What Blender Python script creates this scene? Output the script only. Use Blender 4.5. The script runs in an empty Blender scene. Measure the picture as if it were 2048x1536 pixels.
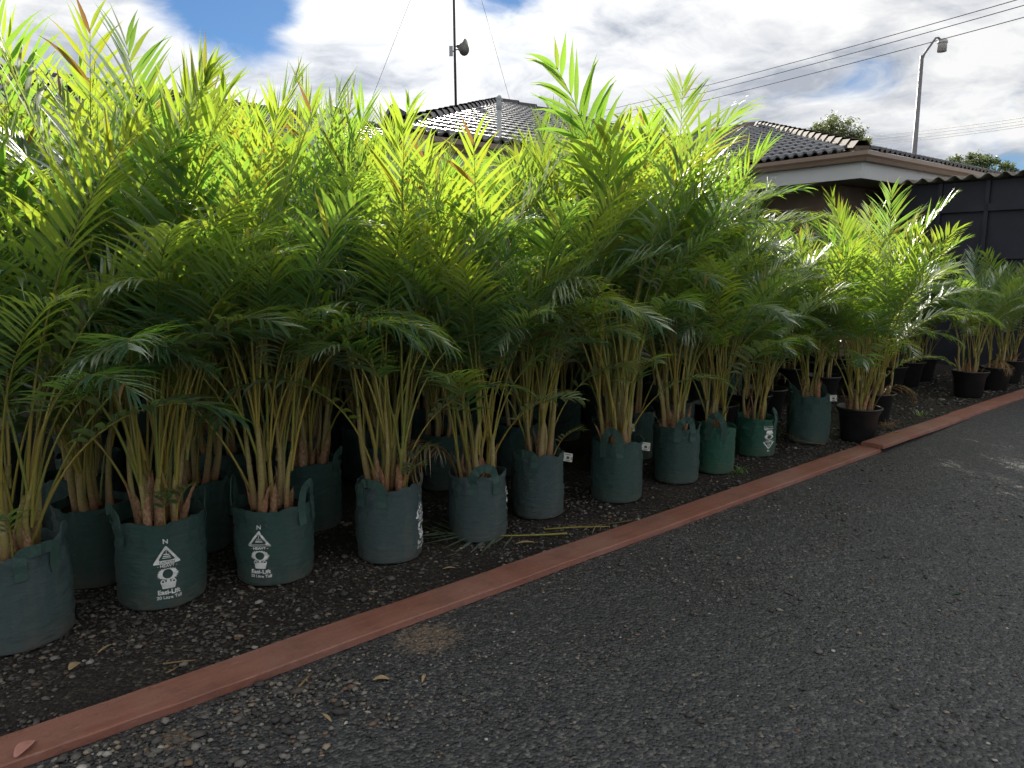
import bpy, bmesh, math, random
from math import sin, cos, tan, pi, radians, sqrt, atan2, hypot
from mathutils import Vector, Matrix, noise
import numpy as np

sc = bpy.context.scene
COL = sc.collection

# ------------------------------------------------------------------ camera
PITCH = radians(8.758)
HEAD = radians(48.89)          # the row of palms (+X) runs this far right of the view axis
CAM = Vector((0, 0, 1.35))
Fh = Vector((cos(HEAD), sin(HEAD), 0)); Rt = Vector((sin(HEAD), -cos(HEAD), 0)); Up = Vector((0, 0, 1))
fw = Fh * cos(PITCH) - Up * sin(PITCH); up = Up * cos(PITCH) + Fh * sin(PITCH)
cam_d = bpy.data.cameras.new('camera'); cam = bpy.data.objects.new('camera', cam_d); COL.objects.link(cam)
cam.matrix_world = Matrix.Translation(CAM) @ Matrix((Rt, up, -fw)).transposed().to_4x4()
cam_d.sensor_width = 36; cam_d.lens = 36 * 1480 / 2048; cam_d.clip_start = 0.05; cam_d.clip_end = 3000
sc.camera = cam

# ------------------------------------------------------------------ sky and sun
SUN_AZ = radians(56.5)           # from +X towards +Y
SUN_EL = radians(28)
SUN = Vector((cos(SUN_AZ) * cos(SUN_EL), sin(SUN_AZ) * cos(SUN_EL), sin(SUN_EL)))
world = bpy.data.worlds.new('World'); sc.world = world; world.use_nodes = True
W = world.node_tree; W.nodes.clear()

class NT:
    def __init__(s, tree): s.t = tree
    def n(s, typ, **kw):
        nd = s.t.nodes.new(typ)
        for k, v in kw.items():
            if k.startswith('i_'):
                key = k[2:]
                key = int(key) if key.isdigit() else key.replace('_', ' ')
                if isinstance(v, bpy.types.NodeSocket): s.t.links.new(v, nd.inputs[key])
                else: nd.inputs[key].default_value = v
            else: setattr(nd, k, v)
        return nd
    def l(s, a, b): s.t.links.new(a, b)
    def math(s, op, a, b=0.0, c=0.0, clamp=False):
        nd = s.t.nodes.new('ShaderNodeMath'); nd.operation = op; nd.use_clamp = clamp
        for i, v in enumerate((a, b, c)):
            if isinstance(v, bpy.types.NodeSocket): s.t.links.new(v, nd.inputs[i])
            else: nd.inputs[i].default_value = v
        return nd.outputs[0]
    def mix(s, f, a, b, blend='MIX'):
        nd = s.t.nodes.new('ShaderNodeMix'); nd.data_type = 'RGBA'; nd.blend_type = blend; nd.clamp_factor = True
        for k, v in ((0, f), (6, a), (7, b)):
            if isinstance(v, bpy.types.NodeSocket): s.t.links.new(v, nd.inputs[k])
            else: nd.inputs[k].default_value = v if k == 0 else (*v, 1)[:4]
        return nd.outputs[2]
    def ramp(s, f, stops, interp='LINEAR'):
        nd = s.t.nodes.new('ShaderNodeValToRGB'); nd.color_ramp.interpolation = interp
        el = nd.color_ramp.elements
        while len(el) < len(stops): el.new(0.5)
        for e, (p, c) in zip(el, stops):
            e.position = p; e.color = (c, c, c, 1) if isinstance(c, (int, float)) else (*c, 1)
        s.t.links.new(f, nd.inputs[0]); return nd.outputs[0]

w = NT(W)
sky = w.n('ShaderNodeTexSky', sky_type='NISHITA', sun_disc=False, sun_elevation=SUN_EL,
          sun_rotation=pi / 2 - SUN_AZ, altitude=100, air_density=1.0, dust_density=0.1, ozone_density=3.0)
tc = w.n('ShaderNodeTexCoord')
sep = w.n('ShaderNodeSeparateXYZ', i_0=tc.outputs['Generated'])
den = w.math('ADD', w.math('MAXIMUM', sep.outputs[2], 0.0), 0.22)
comb = w.n('ShaderNodeCombineXYZ', i_0=w.math('DIVIDE', sep.outputs[0], den), i_1=w.math('DIVIDE', sep.outputs[1], den), i_2=0.0)
warp = w.n('ShaderNodeTexNoise', noise_dimensions='3D', i_Vector=comb.outputs[0], i_Scale=2.2, i_Detail=3.0)
wv = w.n('ShaderNodeVectorMath', operation='MULTIPLY_ADD', i_0=warp.outputs['Color'], i_1=(0.35, 0.35, 0.0), i_2=comb.outputs[0])
big = w.n('ShaderNodeTexNoise', noise_dimensions='3D', i_Vector=wv.outputs[0], i_Scale=1.25, i_Detail=9.0, i_Roughness=0.58)
fine = w.n('ShaderNodeTexNoise', noise_dimensions='3D', i_Vector=wv.outputs[0], i_Scale=2.6, i_Detail=7.0, i_Roughness=0.6)
# openings in the cloud deck
def gap(px, py, rad, amount):
    d = (fw + Rt * ((px - 1024) / 1480) - up * ((py - 768) / 1480)).normalized()
    dist = w.n('ShaderNodeVectorMath', operation='DISTANCE', i_0=tc.outputs['Generated'], i_1=tuple(d)).outputs['Value']
    return w.math('MULTIPLY', w.math('SUBTRACT', 1.0, w.math('DIVIDE', dist, rad), clamp=True), amount)
gaps = gap(480, -5, 0.125, 0.55)
for a in ((60, 120, 0.08, 0.10), (1010, -20, 0.10, 0.30), (1990, 290, 0.11, 0.24), (1700, 160, 0.06, 0.09), (1770, 40, 0.05, 0.06), (1790, 280, 0.05, 0.08)):
    gaps = w.math('ADD', gaps, gap(*a))
mask = w.ramp(w.math('SUBTRACT', big.outputs['Fac'], gaps), [(0.22, 0.0), (0.40, 1.0)], 'EASE')
sdot = w.n('ShaderNodeVectorMath', operation='DOT_PRODUCT', i_0=tc.outputs['Generated'], i_1=tuple(SUN)).outputs['Value']
glow = w.math('POWER', w.math('MAXIMUM', sdot, 0.0), 14.0)        # thin cloud scatters forward towards the sun
shade = w.ramp(fine.outputs['Fac'], [(0.36, (0.29, 0.315, 0.36)), (0.47, (0.48, 0.492, 0.515)), (0.58, (0.63, 0.632, 0.63))])
cl = w.n('ShaderNodeVectorMath', operation='SCALE', i_0=shade, i_Scale=w.math('MULTIPLY_ADD', glow, 0.38, 0.90)).outputs[0]
skyc = w.n('ShaderNodeVectorMath', operation='MULTIPLY', i_0=sky.outputs[0], i_1=(0.028, 0.039, 0.050)).outputs[0]
bg = w.n('ShaderNodeBackground', i_Color=w.mix(mask, skyc, cl), i_Strength=1.0)
out = w.n('ShaderNodeOutputWorld'); w.l(bg.outputs[0], out.inputs[0])

sd = bpy.data.lights.new('sun', 'SUN'); sd.energy = 5.0; sd.angle = radians(0.6); sd.color = (1.0, 0.94, 0.82)
so = bpy.data.objects.new('sun', sd); COL.objects.link(so)
so.rotation_euler = SUN.to_track_quat('Z', 'Y').to_euler(); so.location = SUN * 60

vs = sc.view_settings; vs.view_transform = 'Standard'; vs.look = 'None'; vs.gamma = 1; vs.exposure = 0.75
vs.use_curve_mapping = False
sc.render.engine = 'CYCLES'
cy = sc.cycles
cy.max_bounces = 5; cy.diffuse_bounces = 3; cy.glossy_bounces = 2; cy.transmission_bounces = 3; cy.volume_bounces = 0
cy.use_adaptive_sampling = True; cy.adaptive_threshold = 0.03
cy.sample_clamp_indirect = 6; cy.use_denoising = True; cy.denoiser = 'OPENIMAGEDENOISE'
cy.caustics_reflective = False; cy.caustics_refractive = False

# ------------------------------------------------------------------ helpers
def tag(o, label=None, cat=None, group=None, kind=None):
    if label: o['label'] = label
    if cat: o['category'] = cat
    if group: o['group'] = group
    if kind: o['kind'] = kind
    return o
def obj(name, me, parent=None, mats=()):
    o = bpy.data.objects.new(name, me); COL.objects.link(o)
    if me is not None and not me.materials:
        for m in mats: me.materials.append(m)
    if parent is not None: o.parent = parent
    return o
def empty(name, loc=(0, 0, 0), rz=0.0):
    o = bpy.data.objects.new(name, None); COL.objects.link(o); o.location = loc; o.rotation_euler = (0, 0, rz)
    o.empty_display_size = 0.1
    return o
class MB:
    """collects vertices and faces for one mesh"""
    def __init__(s): s.v = []; s.f = []; s.m = []
    def add(s, vs, fs, mi=0):
        b = len(s.v); s.v += [tuple(p) for p in vs]; s.f += [tuple(i + b for i in f) for f in fs]; s.m += [mi] * len(fs)
    def box(s, c, d, rot=None, mi=0):
        c = Vector(c); q = []
        for x in (-1, 1):
            for y in (-1, 1):
                for z in (-1, 1):
                    p = Vector((x * d[0] / 2, y * d[1] / 2, z * d[2] / 2))
                    if rot is not None: p = rot @ p
                    q.append(c + p)
        s.add(q, [(0, 1, 3, 2), (4, 6, 7, 5), (0, 4, 5, 1), (2, 3, 7, 6), (0, 2, 6, 4), (1, 5, 7, 3)], mi)
    def tube(s, pts, rads, n=6, mi=0, cap=True):
        pts = [Vector(p) for p in pts]; rings = []; ref = None
        for i, p in enumerate(pts):
            t = (pts[min(i + 1, len(pts) - 1)] - pts[max(i - 1, 0)])
            t = t.normalized() if t.length > 1e-9 else Vector((0, 0, 1))
            if ref is None: ref = Vector((1, 0, 0)) if abs(t.x) < 0.8 else Vector((0, 1, 0))
            a = (ref - t * ref.dot(t)).normalized(); b = t.cross(a); ref = a
            r = rads[i] if isinstance(rads, (list, tuple)) else rads
            rings.append([p + (a * cos(2 * pi * k / n) + b * sin(2 * pi * k / n)) * r for k in range(n)])
        vs = [p for r in rings for p in r]; fs = []
        for i in range(len(rings) - 1):
            for k in range(n):
                fs.append((i * n + k, i * n + (k + 1) % n, (i + 1) * n + (k + 1) % n, (i + 1) * n + k))
        if cap: fs.append(tuple(range(n))[::-1]); fs.append(tuple((len(rings) - 1) * n + k for k in range(n)))
        s.add(vs, fs, mi)
    def lathe(s, prof, n=32, mi=0, c=(0, 0, 0)):
        vs = []; fs = []
        for r, z in prof:
            for k in range(n): vs.append((c[0] + r * cos(2 * pi * k / n), c[1] + r * sin(2 * pi * k / n), c[2] + z))
        for i in range(len(prof) - 1):
            for k in range(n): fs.append((i * n + k, i * n + (k + 1) % n, (i + 1) * n + (k + 1) % n, (i + 1) * n + k))
        s.add(vs, fs, mi)
    def mesh(s, name, mats=(), smooth=False):
        me = bpy.data.meshes.new(name); me.from_pydata(s.v, [], s.f)
        for m in mats: me.materials.append(m)
        if len(mats) > 1: me.polygons.foreach_set('material_index', s.m)
        if smooth: me.polygons.foreach_set('use_smooth', [True] * len(s.f))
        me.update(); return me
    def build(s, name, mat, parent=None, smooth=False):
        mats = mat if isinstance(mat, (list, tuple)) else (mat,)
        return obj(name, s.mesh(name, mats, smooth), parent)

MATS = {}
def mat(name, fn):
    m = bpy.data.materials.new(name); m.use_nodes = True; t = NT(m.node_tree)
    m.node_tree.nodes.clear()
    o = t.n('ShaderNodeOutputMaterial'); fn(t, o); MATS[name] = m; return m
def pbsdf(t, o, col, rough=0.6, spec=0.5, bump=None, metal=0.0):
    p = t.n('ShaderNodeBsdfPrincipled')
    for k, v in (('Base Color', col), ('Roughness', rough), ('Specular IOR Level', spec), ('Metallic', metal)):
        if isinstance(v, bpy.types.NodeSocket): t.l(v, p.inputs[k])
        else: p.inputs[k].default_value = (*v, 1) if k == 'Base Color' else v
    if bump is not None: t.l(bump, p.inputs['Normal'])
    t.l(p.outputs[0], o.inputs[0]); return p
def bump(t, h, strength=0.3, dist=0.01):
    b = t.n('ShaderNodeBump', i_Height=h, i_Strength=strength, i_Distance=dist); return b.outputs[0]
def noise_(t, vec, scale, detail=4.0, rough=0.55):
    n = t.n('ShaderNodeTexNoise', i_Scale=scale, i_Detail=detail, i_Roughness=rough)
    if vec is not None: t.l(vec, n.inputs['Vector'])
    return n.outputs['Fac']

# ------------------------------------------------------------------ materials
def m_asphalt(t, o):
    P = t.n('ShaderNodeNewGeometry').outputs['Position']
    v = t.n('ShaderNodeTexVoronoi', i_Vector=P, i_Scale=88.0, i_Randomness=1.0)
    v2 = t.n('ShaderNodeTexVoronoi', i_Vector=P, i_Scale=34.0)
    sepc = t.n('ShaderNodeSeparateColor', i_0=v.outputs['Color'])
    tone = t.ramp(sepc.outputs[0], [(0.0, (0.020, 0.021, 0.023)), (0.5, (0.044, 0.045, 0.048)), (0.86, (0.075, 0.075, 0.075)), (0.98, (0.15, 0.145, 0.13))])
    big = noise_(t, P, 0.9, 5.0)
    tone = t.mix(t.ramp(big, [(0.35, 0.0), (0.7, 0.55)]), tone, (0.032, 0.032, 0.033))
    sp = t.n('ShaderNodeSeparateColor', i_0=v2.outputs['Color'])
    tone = t.mix(t.math('MULTIPLY', t.ramp(sp.outputs[0], [(0.90, 0.0), (0.93, 0.8)]), t.ramp(v2.outputs['Distance'], [(0.25, 1.0), (0.36, 0.0)])), tone, (0.13, 0.115, 0.09))
    # sandy residue left in two shallow hollows, and thin washed-out streaks
    def patch(x, y, r):
        d = t.n('ShaderNodeVectorMath', operation='DISTANCE', i_0=P, i_1=(x, y, 0.004)).outputs['Value']
        return t.math('SUBTRACT', 1.0, t.math('DIVIDE', d, r), clamp=True)
    sand = t.math('ADD', patch(0.556, 2.115, 0.085), patch(1.45, 2.13, 0.20))
    sand = t.ramp(t.math('MULTIPLY_ADD', noise_(t, P, 38.0, 5.0), 1.1, t.math('SUBTRACT', sand, 0.62)), [(0.28, 0.0), (0.52, 0.75)])
    tone = t.mix(sand, tone, (0.20, 0.145, 0.10))
    h = t.math('ADD', t.math('MULTIPLY', v.outputs['Distance'], -1.0), t.math('MULTIPLY', v2.outputs['Distance'], -0.9))
    h = t.math('ADD', h, t.math('MULTIPLY', noise_(t, P, 14.0, 3.0), 0.5))
    pbsdf(t, o, tone, t.ramp(sepc.outputs[1], [(0.0, 0.42), (1.0, 0.75)]), 0.5, bump(t, h, 0.9, 0.011))
mat('asphalt', m_asphalt)
def m_dirt(t, o):
    P = t.n('ShaderNodeNewGeometry').outputs['Position']
    v = t.n('ShaderNodeTexVoronoi', i_Vector=P, i_Scale=90.0)
    sepc = t.n('ShaderNodeSeparateColor', i_0=v.outputs['Color'])
    tone = t.ramp(sepc.outputs[0], [(0.0, (0.016, 0.013, 0.011)), (0.6, (0.035, 0.029, 0.025)), (0.9, (0.075, 0.064, 0.052)), (0.98, (0.17, 0.15, 0.12))])
    tone = t.mix(t.ramp(noise_(t, P, 2.3, 5.0), [(0.4, 0.0), (0.62, 0.8)]), tone, (0.018, 0.014, 0.012))
    h = t.math('ADD', t.math('MULTIPLY', v.outputs['Distance'], -1.0), noise_(t, P, 20.0, 5.0))
    pbsdf(t, o, tone, 0.85, 0.3, bump(t, h, 0.8, 0.012))
mat('dirt', m_dirt)
def m_stone(t, o):
    a = t.n('ShaderNodeAttribute', attribute_name='tone')
    P = t.n('ShaderNodeNewGeometry').outputs['Position']
    pbsdf(t, o, t.mix(t.math('MULTIPLY', noise_(t, P, 120.0), 0.5), a.outputs['Color'], (0.03, 0.027, 0.024)), 0.7, 0.4)
mat('stone', m_stone)
def m_board(t, o):
    P = t.n('ShaderNodeNewGeometry').outputs['Position']
    mp = t.n('ShaderNodeMapping', i_Vector=P, i_Scale=(0.7, 14.0, 14.0))
    g = noise_(t, mp.outputs[0], 3.0, 8.0, 0.65)
    b = noise_(t, P, 2.2, 5.0)
    c = t.mix(t.ramp(g, [(0.3, 0.0), (0.7, 1.0)]), (0.215, 0.084, 0.058), (0.30, 0.125, 0.088))
    c = t.mix(t.ramp(b, [(0.42, 0.0), (0.66, 0.7)]), c, (0.30, 0.165, 0.13))
    c = t.mix(t.ramp(noise_(t, P, 7.0, 7.0, 0.7), [(0.48, 0.0), (0.66, 0.55)]), c, (0.15, 0.075, 0.055))
    c = t.mix(t.ramp(noise_(t, t.n('ShaderNodeMapping', i_Vector=P, i_Scale=(1.5, 9.0, 9.0)).outputs[0], 9.0, 6.0, 0.7), [(0.60, 0.0), (0.70, 0.6)]), c, (0.36, 0.24, 0.20))
    c = t.mix(t.ramp(noise_(t, P, 26.0, 6.0, 0.7), [(0.58, 0.0), (0.72, 0.7)]), c, (0.13, 0.065, 0.045))
    pbsdf(t, o, c, 0.62, 0.4, bump(t, t.math('ADD', g, noise_(t, P, 60.0, 6.0)), 0.5, 0.006))
mat('board', m_board)
def leaf_mat(name, refl_a, refl_b, trans_a, trans_b, dry=(0.23, 0.13, 0.05), dryness=0.0, k=0.55):
    def fn(t, o):
        oi = t.n('ShaderNodeObjectInfo').outputs['Random']
        a = t.n('ShaderNodeAttribute', attribute_name='age').outputs['Fac']
        tc = t.n('ShaderNodeTexCoord').outputs['Object']
        n = noise_(t, tc, 9.0, 3.0)
        f = t.math('ADD', t.math('MULTIPLY', oi, 0.65), t.math('MULTIPLY', n, 0.35))
        ref = t.mix(f, refl_a, refl_b); tr = t.mix(f, trans_a, trans_b)
        dr = t.ramp(t.math('ADD', a, dryness), [(0.72, 0.0), (0.98, 1.0)])
        ye = t.ramp(t.math('ADD', a, dryness), [(0.45, 0.0), (0.8, 0.55)])
        ref = t.mix(ye, ref, (0.16, 0.12, 0.02)); tr = t.mix(ye, tr, (0.55, 0.42, 0.03))
        ref = t.mix(dr, ref, dry); tr = t.mix(dr, tr, (0.30, 0.17, 0.05))
        d = t.n('ShaderNodeBsdfDiffuse', i_Color=ref); tl = t.n('ShaderNodeBsdfTranslucent', i_Color=tr)
        m1 = t.n('ShaderNodeMixShader', i_0=k, i_1=d.outputs[0], i_2=tl.outputs[0])
        gl = t.n('ShaderNodeBsdfGlossy', i_Color=(1, 1, 1, 1), i_Roughness=0.45)
        fr = t.n('ShaderNodeFresnel', i_IOR=1.42)
        m2 = t.n('ShaderNodeMixShader', i_0=t.math('MULTIPLY', fr.outputs[0], 0.30), i_1=m1.outputs[0], i_2=gl.outputs[0])
        t.l(m2.outputs[0], o.inputs[0])
    return mat(name, fn)
leaf_mat('leaf', (0.036, 0.100, 0.084), (0.062, 0.135, 0.070), (0.24, 0.53, 0.06), (0.54, 0.63, 0.04))
leaf_mat('dead_leaf', (0.16, 0.10, 0.055), (0.24, 0.16, 0.09), (0.25, 0.15, 0.06), (0.3, 0.2, 0.1), dryness=0.6, k=0.3)
leaf_mat('tree_leaf', (0.035, 0.06, 0.02), (0.07, 0.09, 0.03), (0.16, 0.22, 0.05), (0.24, 0.28, 0.07), k=0.4)
def m_stalk(t, o):
    oi = t.n('ShaderNodeObjectInfo').outputs['Random']
    tc = t.n('ShaderNodeTexCoord').outputs['Object']
    z = t.n('ShaderNodeSeparateXYZ', i_0=tc).outputs[2]
    c1 = t.mix(oi, (0.36, 0.27, 0.06), (0.19, 0.22, 0.05))
    c2 = t.mix(oi, (0.20, 0.22, 0.05), (0.11, 0.17, 0.04))
    c = t.mix(t.ramp(z, [(0.3, 0.0), (0.95, 1.0)]), c1, c2)
    c = t.mix(t.ramp(noise_(t, tc, 70.0, 4.0), [(0.6, 0.0), (0.72, 0.6)]), c, (0.10, 0.065, 0.03))
    pbsdf(t, o, c, 0.42, 0.45)
mat('stalk', m_stalk)
def m_cane(t, o):
    oi = t.n('ShaderNodeObjectInfo').outputs['Random']
    tc = t.n('ShaderNodeTexCoord').outputs['Object']
    z = t.n('ShaderNodeSeparateXYZ', i_0=tc).outputs[2]
    lo = t.mix(oi, (0.26, 0.115, 0.06), (0.29, 0.19, 0.10)); hi = t.mix(oi, (0.27, 0.235, 0.065), (0.32, 0.26, 0.11))
    mp = t.n('ShaderNodeMapping', i_Vector=tc, i_Scale=(1, 1, 0.25))
    nz = noise_(t, mp.outputs[0], 45.0, 5.0)
    c = t.mix(t.ramp(t.math('ADD', z, t.math('MULTIPLY', nz, 0.3)), [(0.25, 0.0), (0.6, 1.0)]), lo, hi)
    c = t.mix(t.ramp(noise_(t, tc, 130.0, 4.0), [(0.56, 0.0), (0.64, 0.75)]), c, (0.09, 0.065, 0.04))
    c = t.mix(t.ramp(noise_(t, tc, 14.0, 4.0), [(0.55, 0.0), (0.74, 0.5)]), c, (0.40, 0.36, 0.27))
    pbsdf(t, o, c, 0.6, 0.35, bump(t, nz, 0.3, 0.004))
mat('cane', m_cane)
def m_husk(t, o):
    oi = t.n('ShaderNodeObjectInfo').outputs['Random']
    tc = t.n('ShaderNodeTexCoord').outputs['Object']
    mp = t.n('ShaderNodeMapping', i_Vector=tc, i_Scale=(1, 1, 0.1))
    c = t.mix(t.ramp(noise_(t, mp.outputs[0], 90.0, 4.0), [(0.35, 0.0), (0.65, 1.0)]), (0.23, 0.10, 0.05), t.mix(oi, (0.42, 0.24, 0.14), (0.48, 0.36, 0.22)))
    pbsdf(t, o, c, 0.75, 0.25)
mat('husk', m_husk)
def bag_mat(name, col, dust):
    def fn(t, o):
        tc = t.n('ShaderNodeTexCoord').outputs['Object']
        g = t.n('ShaderNodeSeparateXYZ', i_0=tc)
        wv = t.n('ShaderNodeTexWave', i_Vector=tc, i_Scale=95.0, i_Distortion=1.0, bands_direction='Z')
        st = noise_(t, tc, 11.0, 6.0, 0.6)
        mp = t.n('ShaderNodeMapping', i_Vector=tc, i_Scale=(1, 1, 0.15))
        run = noise_(t, mp.outputs[0], 22.0, 5.0)
        low = t.ramp(g.outputs[2], [(0.0, 0.75), (0.10, 0.12), (0.4, 0.0)])
        c = t.mix(t.ramp(run, [(0.48, 0.0), (0.72, 0.45)]), col, dust)
        c = t.mix(t.math('MULTIPLY', low, t.ramp(st, [(0.35, 0.2), (0.65, 1.0)])), c, (0.13, 0.105, 0.075))
        c = t.mix(t.ramp(noise_(t, tc, 60.0, 3.0), [(0.70, 0.0), (0.76, 0.8)]), c, (0.26, 0.25, 0.2))
        h = t.math('ADD', t.math('MULTIPLY', wv.outputs['Fac'], 0.25), t.math('MULTIPLY', noise_(t, t.n('ShaderNodeMapping', i_Vector=tc, i_Scale=(1, 1, 3.2)).outputs[0], 14.0, 6.0), 2.4))
        pbsdf(t, o, c, 0.46, 0.45, bump(t, h, 0.8, 0.012))
    return mat(name, fn)
bag_mat('bag', (0.042, 0.100, 0.090), (0.095, 0.125, 0.112))
bag_mat('bag_faded', (0.072, 0.115, 0.118), (0.145, 0.165, 0.160))
bag_mat('bag_bright', (0.024, 0.125, 0.082), (0.07, 0.15, 0.11))
def simple(name, col, rough=0.6, spec=0.4, var=0.25, scale=8.0, metal=0.0, dark=None):
    def fn(t, o):
        tc = t.n('ShaderNodeTexCoord').outputs['Object']
        d = dark or tuple(x * (1 - var) for x in col)
        n = noise_(t, tc, scale, 6.0, 0.6)
        pbsdf(t, o, t.mix(t.ramp(n, [(0.35, 0.0), (0.7, 1.0)]), d, col), rough, spec, bump(t, n, 0.12, 0.01), metal)
    return mat(name, fn)
simple('pot', (0.020, 0.020, 0.022), 0.38, 0.5, 0.4, 12.0)
simple('webbing', (0.050, 0.105, 0.088), 0.7, 0.3, 0.35, 60.0)
simple('print', (0.78, 0.80, 0.77), 0.6, 0.3, 0.18, 40.0)
simple('tagwhite', (0.74, 0.74, 0.68), 0.5, 0.4, 0.08, 30.0)
simple('tagmark', (0.10, 0.10, 0.09), 0.6, 0.3)
simple('soil', (0.035, 0.024, 0.017), 0.95, 0.2, 0.6, 45.0)
simple('cap', (0.20, 0.17, 0.15), 0.8, 0.25, 0.35, 9.0)
simple('cap_dark', (0.07, 0.065, 0.07), 0.45, 0.5, 0.4, 9.0)
simple('mortar', (0.20, 0.16, 0.13), 0.9, 0.2, 0.4, 20.0)
simple('gutter', (0.30, 0.215, 0.165), 0.42, 0.5, 0.12, 2.0)
simple('fascia', (0.60, 0.615, 0.62), 0.5, 0.4, 0.08, 2.0)
simple('soffit', (0.30, 0.28, 0.26), 0.8, 0.3, 0.1, 2.0)
simple('wallpaint', (0.24, 0.18, 0.14), 0.85, 0.2, 0.2, 3.0)
simple('shed_sheet', (0.030, 0.032, 0.048), 0.6, 0.4, 0.35, 3.0)
simple('fibro', (0.36, 0.33, 0.28), 0.85, 0.2, 0.5, 5.0)
simple('lichen', (0.55, 0.40, 0.16), 0.9, 0.1, 0.3, 20.0)
simple('galv', (0.22, 0.22, 0.23), 0.5, 0.5, 0.15, 6.0, 0.6)
simple('paintgrey', (0.44, 0.47, 0.50), 0.45, 0.5, 0.12, 5.0)
simple('darkmetal', (0.055, 0.055, 0.062), 0.5, 0.5, 0.3, 6.0, 0.3)
simple('plastic_light', (0.62, 0.62, 0.60), 0.5, 0.4, 0.1, 6.0)
simple('horn', (0.20, 0.19, 0.17), 0.5, 0.4, 0.2, 6.0)
simple('wire', (0.12, 0.12, 0.13), 0.5, 0.4, 0.1)
simple('bark', (0.20, 0.16, 0.13), 0.9, 0.2, 0.5, 6.0)
simple('solar', (0.015, 0.018, 0.03), 0.15, 0.6, 0.2, 3.0)
simple('dryleaf', (0.46, 0.33, 0.18), 0.7, 0.3, 0.35, 30.0)
simple('pinkleaf', (0.52, 0.25, 0.20), 0.7, 0.3, 0.25, 30.0)
simple('straw', (0.33, 0.22, 0.11), 0.85, 0.2, 0.4, 30.0)
def tile_mat(name, col, col2, rough):
    def fn(t, o):
        oi = t.n('ShaderNodeObjectInfo').outputs['Random']
        P = t.n('ShaderNodeNewGeometry').outputs['Position']
        c = t.mix(oi, col, col2)
        c = t.mix(t.ramp(noise_(t, P, 5.0, 5.0), [(0.4, 0.0), (0.75, 0.5)]), c, (0.10, 0.10, 0.10))
        pbsdf(t, o, c, rough, 0.55, bump(t, noise_(t, P, 40.0), 0.1, 0.01))
    return mat(name, fn)
tile_mat('tile', (0.022, 0.026, 0.038), (0.045, 0.048, 0.062), 0.24)
tile_mat('tile_end', (0.15, 0.155, 0.165), (0.26, 0.26, 0.265), 0.5)  # unglazed lips, painted paler for the light their front edges catch
def m_far(t, o):
    P = t.n('ShaderNodeNewGeometry').outputs['Position']
    pbsdf(t, o, t.mix(noise_(t, P, 0.2), (0.05, 0.07, 0.03), (0.10, 0.10, 0.05)), 0.9, 0.2)
mat('far', m_far)
M = MATS

# ------------------------------------------------------------------ ground
def sheet(name, x0, x1, y0, y1, z, m, nx=1, ny=1, wob=0.0):
    b = MB(); vs = []; fs = []
    for j in range(ny + 1):
        for i in range(nx + 1):
            x = x0 + (x1 - x0) * i / nx; y = y0 + (y1 - y0) * j / ny
            e = wob * noise.noise(Vector((x * 1.7, 0.3, 5.0))) if j == ny else 0.0
            vs.append((x, y + e, z))
    for j in range(ny):
        for i in range(nx):
            a = j * (nx + 1) + i; fs.append((a, a + 1, a + nx + 2, a + nx + 1))
    b.add(vs, fs); o = b.build(name, m); return tag(o, kind='structure')
sheet('ground', -400, 1200, -600, 1200, 0.0, M['dirt'])
tag(bpy.data.objects['ground'], 'dark gravelly soil under the potted palms')
sheet('asphalt_road', -30, 60, -30, 2.31, 0.004, M['asphalt'], 90, 1, 0.02)
tag(bpy.data.objects['asphalt_road'], 'dark worn asphalt in front of the timber edging')

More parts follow.
